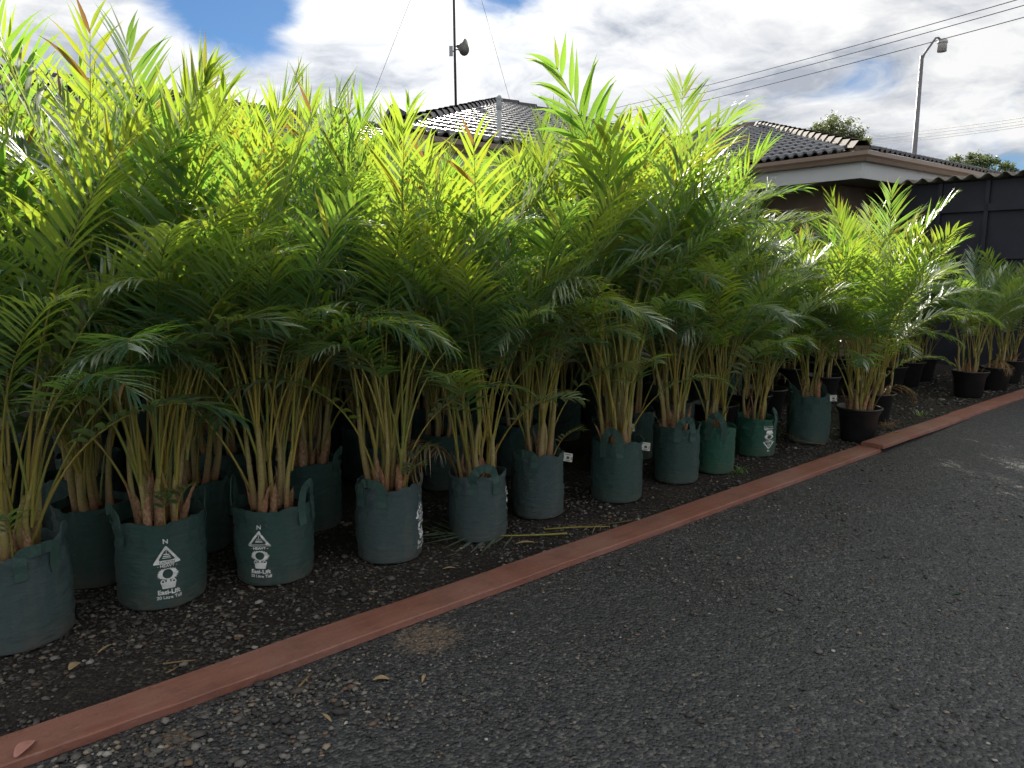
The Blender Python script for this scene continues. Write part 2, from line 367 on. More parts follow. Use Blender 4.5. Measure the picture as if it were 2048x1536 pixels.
rng = np.random.default_rng(5)
def stones(name, pts, sizes, label, tonemul=1.0):
    n = len(pts)
    octv = np.array([(1, 0, 0), (-1, 0, 0), (0, 1, 0), (0, -1, 0), (0, 0, 1), (0, 0, -1), (.62, .62, .5), (-.62, .62, .5), (-.62, -.62, .5), (.62, -.62, .5)])
    tri = np.array([(6, 4, 9), (7, 4, 6), (8, 4, 7), (9, 4, 8), (0, 6, 9), (2, 7, 6), (1, 8, 7), (3, 9, 8), (0, 2, 6), (2, 1, 7), (1, 3, 8), (3, 0, 9), (0, 5, 2), (2, 5, 1), (1, 5, 3), (3, 5, 0)])
    V = np.zeros((n, 10, 3)); 
    a = rng.uniform(0, 2 * pi, n); sx = sizes * rng.uniform(.7, 1.35, n); sy = sizes * rng.uniform(.6, 1.1, n); sz = sizes * rng.uniform(.35, .75, n)
    o = octv[None] * (1 + rng.uniform(-.22, .22, (n, 10, 1)))
    x = o[:, :, 0] * sx[:, None]; y = o[:, :, 1] * sy[:, None]
    V[:, :, 0] = pts[:, 0:1] + x * np.cos(a)[:, None] - y * np.sin(a)[:, None]
    V[:, :, 1] = pts[:, 1:2] + x * np.sin(a)[:, None] + y * np.cos(a)[:, None]
    V[:, :, 2] = pts[:, 2:3] + (o[:, :, 2] * .95 + .45) * sz[:, None]
    T = (tri[None] + (np.arange(n) * 10)[:, None, None]).reshape(-1, 3)
    me = bpy.data.meshes.new(name)
    me.vertices.add(n * 10); me.vertices.foreach_set('co', V.reshape(-1))
    me.loops.add(len(T) * 3); me.loops.foreach_set('vertex_index', T.reshape(-1).astype(np.int32))
    me.polygons.add(len(T)); me.polygons.foreach_set('loop_start', np.arange(len(T), dtype=np.int32) * 3)
    me.update(calc_edges=True)
    pal = np.array([(.045, .042, .040), (.075, .07, .064), (.12, .11, .10), (.19, .175, .155), (.26, .21, .15), (.16, .10, .065), (.38, .36, .32)])
    ci = rng.choice(len(pal), n, p=[.30, .29, .20, .10, .05, .04, .02])
    c = pal[ci] * rng.uniform(.8, 1.2, (n, 1)) * tonemul
    ca = me.color_attributes.new('tone', 'FLOAT_COLOR', 'POINT')
    ca.data.foreach_set('color', np.concatenate([np.repeat(c, 10, 0), np.ones((n * 10, 1))], 1).reshape(-1))
    ob = obj(name, me, None, (M['stone'],)); return tag(ob, label, 'gravel', kind='stuff')
def scatter(n, x0, x1, y0, y1, z, fall=1.0, patchy=True):
    out = []
    while len(out) < n:
        x = x0 + (x1 - x0) * rng.random() ** fall; y = rng.uniform(y0, y1)
        if patchy and noise.noise(Vector((x * 2.1, y * 2.1, 3.3))) + noise.noise(Vector((x * 6, y * 6, 9.3))) * .5 < rng.uniform(-.6, .5): continue
        out.append((x, y, z))
    return np.array(out)
p = scatter(9000, 0.0, 6.5, 2.44, 3.5, 0.0, 1.5)
stones('loose_gravel', p, rng.gamma(3.0, .0018, len(p)) + .0022, 'loose grey and tan gravel scattered on the soil between the bags')
p = scatter(2600, 6.0, 11.5, 2.5, 3.6, 0.0, 1.0)
q1 = scatter(5200, 0.05, 4.2, 1.55, 2.24, 0.004, 1.5)
q2 = scatter(2600, 0.3, 5.5, 0.3, 2.2, 0.004, 1.0)
q3 = scatter(1300, 0.1, 1.1, 1.75, 2.24, 0.004, 1.0)
q = np.concatenate([q1, q2, q3])
stones('road_pebbles', q, np.concatenate([rng.gamma(2.2, .0013, len(q1)) + .0015, rng.gamma(2.2, .0016, len(q2)) + .002, rng.gamma(3, .002, len(q3)) + .002]), 'small pebbles strewn over the asphalt beside the timber board', 1.25)
stones('far_gravel', p, rng.gamma(3.0, .0028, len(p)) + .003, 'gravel and crumbled bark on the soil around the black pots')

# ------------------------------------------------------------------ timber boards
def timber(x0, x1, y0, y1, z, tilt, seed, label):
    b = MB(); n = int((x1 - x0) / 0.06); th = 0.028; wd = 0.163; secs = []
    for i in range(n + 1):
        f = i / n; x = x0 + (x1 - x0) * f; yc = y0 + (y1 - y0) * f
        e1 = 0.006 * noise.noise(Vector((x * 1.6, seed, 0))) + 0.0025 * noise.noise(Vector((x * 9, seed, 2)))
        e2 = 0.006 * noise.noise(Vector((x * 1.3, seed, 7))) + 0.003 * noise.noise(Vector((x * 8, seed, 4)))
        zz = z + 0.004 * noise.noise(Vector((x * 1.1, seed, 11))) + tilt * f
        yl, yr = yc - wd / 2 + e1, yc + wd / 2 + e2; r = 0.004
        secs += [(x, yl, zz), (x, yl, zz + th - r), (x, yl + r, zz + th), (x, yc, zz + th + 0.0015), (x, yr - r, zz + th), (x, yr, zz + th - r), (x, yr, zz)]
    fs = []
    for i in range(n):
        for k in range(7):
            a = i * 7 + k; c = i * 7 + (k + 1) % 7; fs.append((a, c, c + 7, a + 7))
    fs += [tuple(range(7)), tuple(n * 7 + k for k in range(7))[::-1]]
    b.add(secs, fs); o = b.build('timber_board', M['board'])
    return tag(o, label, 'board', 'timber boards edging the gravel bed')
timber(-0.9, 5.62, 2.345, 2.325, 0.006, 0.0, 1.0, 'long red brown timber board running past the printed bags')
timber(5.60, 7.52, 2.305, 2.33, 0.035, -0.027, 4.0, 'short red brown timber board beneath the foremost black pot')
timber(7.53, 12.6, 2.35, 2.30, 0.006, 0.0, 8.0, 'faded timber board running on past the far black pots')

# ------------------------------------------------------------------ house
HA = radians(-3.21)
d2 = Vector((cos(HA), sin(HA), 0)); n1 = Vector((-sin(HA), cos(HA), 0)); UZ = Vector((0, 0, 1))

def tile_mesh():
    """double roll concrete tile: x across 0.30, y up the slope, z out of the slope"""
    b = MB(); wd = 0.302; ln = 0.40; n = 20; prof = []
    for i in range(n + 1):
        u = i / n; ph = (u * 2) % 1.0
        z = 0.042 * max(0.0, sin(pi * min(1, max(0, (ph - 0.08) / 0.62)))) ** 0.8 if i < n else 0.0
        prof.append((u * wd - wd / 2, z))
    vs = []; fs = []
    for x, z in prof: vs.append((x, 0.0, z + 0.024))
    for x, z in prof: vs.append((x, ln, z - 0.004))
    for x, z in prof: vs.append((x, 0.004, z - 0.004))
    k = n + 1; b_top = []
    for i in range(n):
        b_top.append((i, i + 1, k + i + 1, k + i)); fs.append((2 * k + i, 2 * k + i + 1, i + 1, i))
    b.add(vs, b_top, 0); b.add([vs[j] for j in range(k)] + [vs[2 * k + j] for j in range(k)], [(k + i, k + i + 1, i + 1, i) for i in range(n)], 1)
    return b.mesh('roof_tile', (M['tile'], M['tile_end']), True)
TILE = tile_mesh()
def cap_mesh(name, m):
    b = MB(); ln = 0.42
    def ring(y, s, dz): return [(-0.125 * s, y, -0.075 * s + dz), (-0.062 * s, y, 0.022 * s + dz), (0.062 * s, y, 0.022 * s + dz), (0.125 * s, y, -0.075 * s + dz)]
    o1, o2 = ring(0, 1.0, 0.035), ring(ln, 0.93, 0.0); i1, i2 = ring(0, 0.86, 0.035), ring(ln, 0.8, 0.0)
    b.add(o1 + o2 + i1 + i2, [(0, 1, 5, 4), (1, 2, 6, 5), (2, 3, 7, 6), (8, 9, 1, 0), (9, 10, 2, 1), (10, 11, 3, 2), (8, 12, 13, 9), (9, 13, 14, 10), (10, 14, 15, 11), (0, 4, 12, 8), (3, 11, 15, 7)])
    return b.mesh(name, (m,))
CAP = cap_mesh('ridge_cap', M['cap']); CAPD = cap_mesh('ridge_cap', M['cap_dark'])

def frame(o, x, y):
    x = x.normalized(); y = y.normalized(); z = x.cross(y)
    return Matrix.Translation(o) @ Matrix((x, y, z)).transposed().to_4x4()
def face_tiles(orig, along, upslope, inside, umax, vmax):
    res = []; ex = 0.335; j = 0
    while j * ex < vmax:
        i = 0
        while i * 0.30 < umax:
            u = i * 0.30 + 0.15; v = j * ex
            if inside(u, v + ex * 0.55): res.append(frame(orig + along * u + upslope * v, along, upslope))
            i += 1
        j += 1
    return res
def add_tile(b, m):
    nv = len(b.v)
    b.v += [tuple(m @ v.co) for v in TILE.vertices]
    for p_ in TILE.polygons: b.f.append(tuple(i + nv for i in p_.vertices)); b.m.append(p_.material_index)
def lay_tiles(roof, mats, limit):
    mats = sorted(mats, key=lambda m: (m.translation - CAM).length)
    for m in mats[:limit]:
        o = obj('roof_tile', TILE, roof); o.matrix_local = m
    rest = mats[limit:]
    if rest:
        b = MB()
        for m in rest: add_tile(b, m)
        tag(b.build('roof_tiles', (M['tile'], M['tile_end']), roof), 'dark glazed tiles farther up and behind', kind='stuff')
def lay_caps(roof, a, b, me, side, mortar=True):
    """caps from a (low end) to b (high end)"""
    d = (b - a); L = d.length; d.normalize(); x = d.cross(UZ).normalized(); z = x.cross(d); n = int(L / 0.37)
    st = L / n
    for i in range(n):
        o = obj('ridge_cap', me, roof); rr = random.Random(i * 7 + int(a.x * 10))
        o.matrix_local = frame(a + d * (i * st) + z * (0.10 + rr.uniform(-.004, .004)), x + d * rr.uniform(-.02, .02), d)
    if mortar:
        mb = MB(); R3 = Matrix((x, d, z)).transposed()
        mb.box(a + d * (L / 2) + z * 0.035, (0.19, L, 0.10), R3); mb.build('mortar_bed', M['mortar'], roof)

def tri_in(pts):
    def f(u, v):
        c = False; n = len(pts); j = n - 1
        for i in range(n):
            (xi, yi), (xj, yj) = pts[i], pts[j]
            if (yi > v) != (yj > v) and u < (xj - xi) * (v - yi) / (yj - yi) + xi: c = not c
            j = i
        return c
    return f

house = empty('tiled_house', (0, 0, 0))
tag(house, 'low house with dark glazed tile roof, brown gutter and white fascia', 'house')
roof = MB()
# right wing
C = Vector((10.505, 4.735, 2.95)); S = 5.36; PT = tan(radians(17.5)); LEN = 14.0
c00 = C; c10 = C + d2 * (2 * S); c01 = C + n1 * LEN; c11 = c10 + n1 * LEN
A = C + (d2 + n1) * S + UZ * (S * PT); B = C + d2 * S + n1 * LEN + UZ * (S * PT)
roof.add([c00, c10, c01, c11, A, B], [(0, 1, 4), (0, 4, 5, 2), (1, 3, 5, 4), (2, 5, 3)])
# central pyramid
PT2 = tan(radians(19)); S2 = 5.75; A2 = Vector((10.33, 12.22, 4.73))
q00 = A2 - (d2 + n1) * S2 - UZ * (S2 * PT2); q10 = q00 + d2 * (2 * S2); q01 = q00 + n1 * (2 * S2); q11 = q10 + n1 * (2 * S2)
roof.add([q00, q10, q01, q11, A2], [(0, 1, 4), (2, 0, 4), (3, 2, 4), (1, 3, 4)])
rf = roof.build('roof', M['cap_dark'], house)
sl = sqrt(1 + PT * PT); sl2 = sqrt(1 + PT2 * PT2)
upL = (d2 + UZ * PT).normalized()
tl = []
# left slope of the right wing: u along n1, hip rises at u = plan distance
tl += face_tiles(C + UZ * 0.03 + d2 * (-0.04) + n1 * 9.0, -n1, upL, tri_in([(0, 0), (9.0, 0), (9.0 - S, S * sl), (0, S * sl)]), 9.0, S * sl)
upF = (n1 + UZ * PT2).normalized()
tl += face_tiles(q00 + UZ * 0.03 - n1 * 0.04, d2, upF, tri_in([(0, 0), (2 * S2, 0), (S2, S2 * sl2)]), 2 * S2, S2 * sl2)
# drop the tiles buried where the two roofs run into each other
def zR(p):
    u = (p - C).dot(d2); v = (p - C).dot(n1)
    return C.z + PT * min(u, v) if 0 < u <= S and v > 0 else -9
def zC(p):
    u = (p - q00).dot(d2); v = (p - q00).dot(n1)
    return q00.z + PT2 * min(u, v, 2 * S2 - u, 2 * S2 - v) if 0 < u < 2 * S2 and 0 < v < 2 * S2 else -9
tl = [m for m in tl if max(zR(m.translation), zC(m.translation)) < m.translation.z + 0.02]
lay_tiles(rf, tl, 300)
# front slope of the right wing, seen edge on
b = MB()
upE = (n1 + UZ * PT).normalized()
for m in face_tiles(C + UZ * 0.03 - n1 * 0.04, d2, upE, tri_in([(0, 0), (2 * S, 0), (S, S * sl)]), 2 * S, S * sl): add_tile(b, m)
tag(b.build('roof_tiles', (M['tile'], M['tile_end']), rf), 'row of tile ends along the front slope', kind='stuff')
lay_caps(rf, C + (d2 + n1) * 0.05, A, CAP, 1)
lay_caps(rf, A + n1 * 9.0, A, CAP, 1)
lay_caps(rf, q00 + (d2 + n1) * 0.05, A2, CAPD, 1)
lay_caps(rf, q10 + (n1 - d2) * 2.9 + UZ * 2.9 * PT2, A2, CAPD, 1)
# gutter, fascia, soffit, walls
def eave(p0, p1, outv):
    L = (p1 - p0).length; d = (p1 - p0).normalized(); R3 = Matrix((d, -outv, UZ)).transposed(); mid = (p0 + p1) / 2
    g = MB(); prof = [(0.0, -0.13), (0.075, -0.13), (0.095, -0.085), (0.118, -0.055), (0.118, 0.0), (0.106, 0.0), (0.106, -0.05), (0.07, -0.118), (0.0, -0.118)]
    vs = [p0 + outv * a + UZ * z - d * a for a, z in prof] + [p1 + outv * a + UZ * z + d * (a if False else 0.0) for a, z in prof]; n = len(prof)
    g.add(vs, [(i, (i + 1) % n, n + (i + 1) % n, n + i) for i in range(n)])
    g.build('gutter', M['gutter'], house)
    f = MB(); f.box(mid - outv * 0.014 - UZ * 0.20, (L, 0.024, 0.30), R3); f.build('fascia', M['fascia'], house)
eave(C, C + n1 * 2.05, -d2); eave(C, C + d2 * 2 * S, -n1); eave(q00, q00 + d2 * 6.2, -n1)
b = MB(); R3 = Matrix((d2, n1, UZ)).transposed()
b.box(C + (d2 * S + n1 * 4.0) - UZ * 0.335, (2 * S - 0.06, 7.9, 0.02), R3); b.build('soffit', M['soffit'], house)
b = MB()
b.box(C + d2 * S + n1 * (LEN / 2) - UZ * (2.95 - 1.3), (2 * S - 1.2, LEN - 1.2, 2.6), R3); b.build('wall', M['wallpaint'], house)
b = MB(); b.box(q00 + (d2 + n1) * S2 - UZ * (q00.z - 1.22), (2 * S2 - 1.3, 2 * S2 - 1.3, 2.44), R3); b.build('wall', M['wallpaint'], house)

# neighbouring roof behind the left palms
nb = empty('neighbour_house', (0, 0, 0)); tag(nb, 'long dark tiled roof behind the tall palms with a flat black panel', 'house')
na = radians(2.0); e2 = Vector((cos(na), sin(na), 0)); m1 = Vector((-sin(na), cos(na), 0))
r0 = Vector((-3.0, 14.15, 4.36)); RL = 14.0; RD = 4.2; PT3 = tan(radians(20)); sl3 = sqrt(1 + PT3 ** 2)
e0 = r0 - m1 * RD - UZ * RD * PT3; b = MB()
b.add([e0, e0 + e2 * RL, r0 + e2 * RL, r0, r0 + m1 * RD - UZ * RD * PT3, r0 + e2 * RL + m1 * RD - UZ * RD * PT3], [(0, 1, 2, 3), (3, 2, 5, 4)])
nrf = b.build('roof', M['cap_dark'], nb)
upN = (m1 + UZ * PT3).normalized(); o0 = e0 + UZ * 0.03
ts = face_tiles(o0, e2, upN, lambda u, v: True, RL, RD * sl3 - 0.2)
near = [m for m in ts if 1.2 < m.translation.x < 8.5 and m.translation.z > 3.25]
ids = {id(m) for m in near}; rest = [m for m in ts if id(m) not in ids]
lay_tiles(nrf, near, 290)
b = MB()
for m in rest: add_tile(b, m)
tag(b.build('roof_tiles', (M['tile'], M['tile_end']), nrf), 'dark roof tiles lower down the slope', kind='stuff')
lay_caps(nrf, r0 + e2 * RL, r0, CAPD, 1)
b = MB(); pc = o0 + e2 * 5.95 + upN * 3.55; zN = e2.cross(upN); Rn = Matrix((e2, upN, zN)).transposed()
b.box(pc + zN * 0.10, (1.5, 0.62, 0.05), Rn)
for k in (-1, 1): b.box(pc + zN * 0.05 + e2 * 0.6 * k, (0.05, 0.5, 0.08), Rn)
b.build('roof_panel', M['solar'], nb)
b = MB(); b.box(r0 + e2 * (RL / 2) - UZ * 2.8 - UZ * 0.25, (RL - 1.0, 2 * RD - 1.2, 2.6), Matrix((e2, m1, UZ)).transposed()); b.build('wall', M['wallpaint'], nb)

# flues and pipes on the roofs
t = empty('flue_pipe', (6.13, 11.46, 3.2)); tag(t, 'dark capped flue pipe poking up behind the palms, beside the box cowl', 'flue')
b = MB(); b.tube([(0, 0, -0.1), (0, 0, 0.74)], 0.06, 12); b.build('pipe', M['darkmetal'], t, True)
b = MB(); b.lathe([(0.0, 0.74), (0.15, 0.70), (0.155, 0.74), (0.05, 0.80), (0.0, 0.81)], 16); b.build('cap', M['darkmetal'], t, True)
t = empty('roof_cowl', (6.6, 10.5, 3.3)); tag(t, 'dark angular box cowl tilted on the roof between the mast and the flue', 'cowl')
b = MB(); Rc = Matrix.Rotation(radians(-38), 3, Rt) @ Matrix.Identity(3)
hexp = [(-0.17, 0.0), (-0.10, 0.11), (0.10, 0.11), (0.17, 0.0), (0.10, -0.11), (-0.10, -0.11)]
ax = (Rt * 0.8 - UZ * 0.42 + Fh * 0.35).normalized(); sx = ax.cross(UZ).normalized(); sz = sx.cross(ax)
o_ = Vector((-0.12, -0.12, 0.50)); vs = [o_ + sx * a + sz * c_ for a, c_ in hexp] + [o_ + ax * 0.44 + sx * a + sz * c_ for a, c_ in hexp]
b.add(vs, [(i, (i + 1) % 6, 6 + (i + 1) % 6, 6 + i) for i in range(6)] + [tuple(range(6))[::-1], tuple(range(6, 12))]); b.build('hood', M['darkmetal'], t)
b = MB(); b.tube([(0.0, 0.0, -0.15), (0.02, 0.0, 0.42)], 0.07, 10); b.build('neck', M['darkmetal'], t, True)
t = empty('vent_pipe', (5.80, 6.875, 0.0)); tag(t, 'pale grey vertical vent pipe in front of the shiny tiled roof', 'pipe')
b = MB(); b.tube([(0, 0, 0), (0, 0, 3.22)], 0.027, 12); b.build('pipe', M['paintgrey'], t, True)
b = MB(); b.lathe([(0.028, 3.19), (0.034, 3.20), (0.034, 3.27), (0.029, 3.285), (0.029, 3.30), (0.032, 3.31), (0.030, 3.335), (0.018, 3.352), (0.0, 3.356)], 12); b.build('cap', M['paintgrey'], t, True)

# mast with horn loudspeakers
t = empty('loudspeaker_mast', (9.61, 12.79, 4.2)); tag(t, 'thin tall mast on the roof carrying two horn loudspeakers and a panel', 'mast')
b = MB(); b.tube([(0.02, 0, 0), (0.0, 0, 1.6), (-0.015, 0, 3.4), (-0.03, 0, 4.6)], [0.027, 0.026, 0.024, 0.02], 8); b.build('pole', M['darkmetal'], t, True)
def horn(loc, d):
    d = d.normalized(); h = MB(); prof = [(0.0, 0.035), (0.06, 0.035), (0.07, 0.045), (0.10, 0.05), (0.15, 0.075), (0.19, 0.115), (0.20, 0.118)]
    h.tube([Vector(loc) + d * a for a, r in prof], [r for a, r in prof], 14, cap=True)
    o = h.build('loudspeaker', M['horn'], t, True)
    k = MB(); k.tube([Vector(loc), Vector((0, 0, loc[2]))], 0.012, 6); k.build('bracket', M['darkmetal'], o)
horn(Rt * 0.05 + UZ * 1.66 + Fh * 0.03, Rt * 0.55 - Fh * 0.2 + UZ * 0.05)
horn(Rt * 0.10 + UZ * 1.585 - Fh * 0.05, Rt * 0.5 - Fh * 0.75 - UZ * 0.25)
b = MB(); b.box(-Rt * 0.075 + UZ * 1.565, (0.075, 0.03, 0.20), Matrix((Rt, Fh, UZ)).transposed()); o = b.build('panel_antenna', M['paintgrey'], t)
k = MB(); k.tube([-Rt * 0.04 + UZ * 1.56, UZ * 1.56], 0.012, 6); k.build('bracket', M['darkmetal'], o)
for s_, f_ in ((-1.9, -0.5), (1.35, 0.3)):
    b = MB(); b.tube([Vector((-0.03, 0, 4.5)), Rt * s_ + Fh * f_ + UZ * (-0.1)], 0.0045, 4); b.build('guy_wire', M['wire'], t)

# ------------------------------------------------------------------ shed with corrugated roof
shed = empty('dark_shed', (0, 0, 0)); tag(shed, 'dark sheet metal shed with wavy grey corrugated roof edge', 'shed')
SX = 11.75; b = MB(); b.box((SX + 0.03, 3.05, 1.28), (0.04, 3.6, 2.56)); b.build('wall', M['shed_sheet'], shed)
for y in (1.75, 2.35, 2.95, 3.55, 4.15, 4.7): b = MB(); b.box((SX - 0.015, y, 1.28), (0.05, 0.05, 2.56)); b.build('batten', M['shed_sheet'], shed)
for z in (1.55, 2.2): b = MB(); b.box((SX - 0.02, 3.05, z), (0.04, 3.5, 0.10)); b.build('rail', M['shed_sheet'], shed)
b = MB(); b.box((SX + 2.2, 4.84, 1.28), (4.3, 0.04, 2.56)); b.build('wall', M['shed_sheet'], shed)
b = MB(); pit = 0.205; ny = 150; vs = []; fs = []
for i, (x, dz) in enumerate(((SX - 0.16, 0.0), (SX + 2.2, 0.10), (SX + 4.4, 0.2))):
    for k in range(ny + 1):
        y = 1.2 + 3.55 * k / ny; z = 2.62 + dz + 0.03 * sin(2 * pi * y / pit) + 0.01 * noise.noise(Vector((x, y * 1.5, 0)))
        vs.append((x, y, z)); vs.append((x, y, z - 0.012))
n = (ny + 1) * 2
for i in range(2):
    for k in range(ny):
        a = i * n + 2 * k; fs.append((a, a + 2, a + n + 2, a + n)); fs.append((a + 1, a + n + 1, a + n + 3, a + 3))
for k in range(ny): fs.append((2 * k, 2 * k + 1, 2 * k + 3, 2 * k + 2))
b.add(vs, fs); b.build('corrugated_roof', M['fibro'], shed, True)

# ------------------------------------------------------------------ street lamp and wires
t = empty('street_lamp', (27.97, 10.85, 0)); tag(t, 'tall grey street lamp with an angled arm beyond the roof', 'street lamp')
b = MB(); b.tube([(0, 0, 0), (0, 0, 8.55)], [0.115, 0.062], 12); b.build('pole', M['galv'], t, True)
b = MB(); b.tube([(0, 0, 8.4), Rt * 0.08 + UZ * 8.62, Rt * 0.42 + UZ * 9.12, Rt * 0.50 + UZ * 9.13, Rt * 0.62 + UZ * 9.04], [0.045, 0.04, 0.035, 0.035, 0.035], 8); b.build('arm', M['galv'], t, True)
b = MB(); b.lathe([(0.0, 0.16), (0.08, 0.15), (0.15, 0.09), (0.165, 0.02), (0.165, 0.0), (0.0, 0.0)], 16, c=Rt * 0.66 + UZ * 8.95); hd = b.build('lamp_head', M['plastic_light'], t, True)
b = MB(); b.lathe([(0.145, 0.0), (0.145, -0.27), (0.0, -0.27)], 16, c=Rt * 0.66 + UZ * 8.95); b.build('lamp_shade', M['plastic_light'], hd, True)
WR = [((35.85, 27.20, 11.18), (26.92, 7.69, 9.33)), ((35.85, 27.20, 10.83), (26.93, 7.67, 9.12)), ((35.86, 27.18, 10.42), (26.94, 7.65, 8.78))]
WL = [((41.13, 18.25, 8.35), (27.00, 7.40, 5.89)), ((41.14, 18.24, 8.20), (27.01, 7.40, 5.80)), ((41.14, 18.23, 8.04), (27.01, 7.39, 5.70)), ((41.14, 18.22, 7.89), (27.01, 7.38, 5.63))]
for grp, lst, lab in (('upper wires', WR, 'power line crossing high above the street lamp arm'), ('lower wires', WL, 'power line crossing low behind the street lamp pole')):
    for a, c in lst:
        a, c = Vector(a), Vector(c); d = c - a; a2 = a - d * 0.8; c2 = c + d * 0.9; b = MB(); pts = []
        for i in range(21):
            f = i / 20; pts.append(a2.lerp(c2, f) - UZ * 0.45 * (4 * f * (1 - f)) + UZ * 0.42)
        b.tube(pts, 0.014 if grp[0] == 'u' else 0.013, 5); tag(b.build('power_line', M['wire']), lab, 'wire', grp)

# ------------------------------------------------------------------ far trees
def tree(loc, blobs, nleaf, size, trunk_r, label, seed):
    rr = random.Random(seed); t = empty('tree', (loc[0], loc[1], 0)); tag(t, label, 'tree', 'trees beyond the roofs')
    top = max(b_[2] for b_ in blobs); tb = MB()
    tb.tube([(0, 0, 0), (0.1, 0.05, top * 0.35), (0.0, 0.1, top * 0.62)], [trunk_r, trunk_r * .75, trunk_r * .5], 9)
    for x, y, z, r in blobs: tb.tube([(0.05, 0.06, top * 0.45), (x * .5, y * .5, (z + top * .45) * .5), (x, y, z), (x * 1.1, y * 1.1, z + r * .6)], [trunk_r * .5, trunk_r * .35, trunk_r * .2, .01], 6)
    tb.build('trunk', M['bark'], t, True)
    cb = MB(); ages = []
    tot = sum(b_[3] ** 2 for b_ in blobs)
    for x, y, z, r in blobs:
        for cidx in range(max(6, int(26 * r * r))):
            d = Vector((rr.gauss(0, 1), rr.gauss(0, 1), rr.gauss(0, 1))).normalized() * (rr.random() ** 0.4) * r
            cc = Vector((x, y, z)) + Vector((d.x, d.y, d.z * .8)); cr = r * rr.uniform(.16, .34)
            for _ in range(int(nleaf * r * r / tot / max(6, int(26 * r * r)))):
                p = cc + Vector((rr.gauss(0, 1), rr.gauss(0, 1), rr.gauss(0, .8))) * cr * .6
                a = Vector((rr.gauss(0, 1), rr.gauss(0, 1), rr.gauss(-.4, 1))).normalized(); s_ = a.cross(Vector((rr.gauss(0, 1), rr.gauss(0, 1), rr.gauss(0, 1)))).normalized()
                l_ = size * rr.uniform(.7, 1.3); w_ = l_ * .34
                cb.add([p, p + a * l_ * .5 + s_ * w_ * .5, p + a * l_, p + a * l_ * .5 - s_ * w_ * .5], [(0, 1, 2, 3)])
    cb.build('crown', M['tree_leaf'], t)
D_ = Rt
def bl(lst): return [tuple(Rt * a + Fh * c) [:2] + (z, r) for a, c, z, r in lst]
tree((34.17, 16.63), bl([(-1.0, 0, 7.35, .75), (-.35, .3, 7.75, .85), (.45, -.2, 7.3, .85), (1.2, .2, 6.95, .65), (-.2, .5, 6.7, 1.1), (1.9, 0, 6.6, .5), (.8, 0, 6.3, .9)]), 9000, .15, .22, 'spreading grey green gum tree rising behind the ridge caps', 3)
tree((32.40, 10.27), bl([(-.75, 0, 5.1, .62), (-.35, 0, 5.3, .5), (.45, .1, 5.35, .65), (.85, 0, 5.05, .55), (0, 0, 4.6, 1.0)]), 7000, .13, .18, 'rounded twin crowned tree above the corrugated roof', 5)
tree((36.9, 15.2), bl([(-.3, 0, 6.1, .55), (.4, 0, 5.9, .5), (0, 0, 5.4, .9)]), 2500, .14, .15, 'small treetop just showing over the gutter beside the lamp pole', 6)
tree((37.5, 13.3), bl([(-.2, 0, 5.7, .5), (.3, 0, 5.6, .45), (0, 0, 5.0, .8)]), 2200, .14, .15, 'low treetop between the lamp pole and the twin crowned tree', 7)

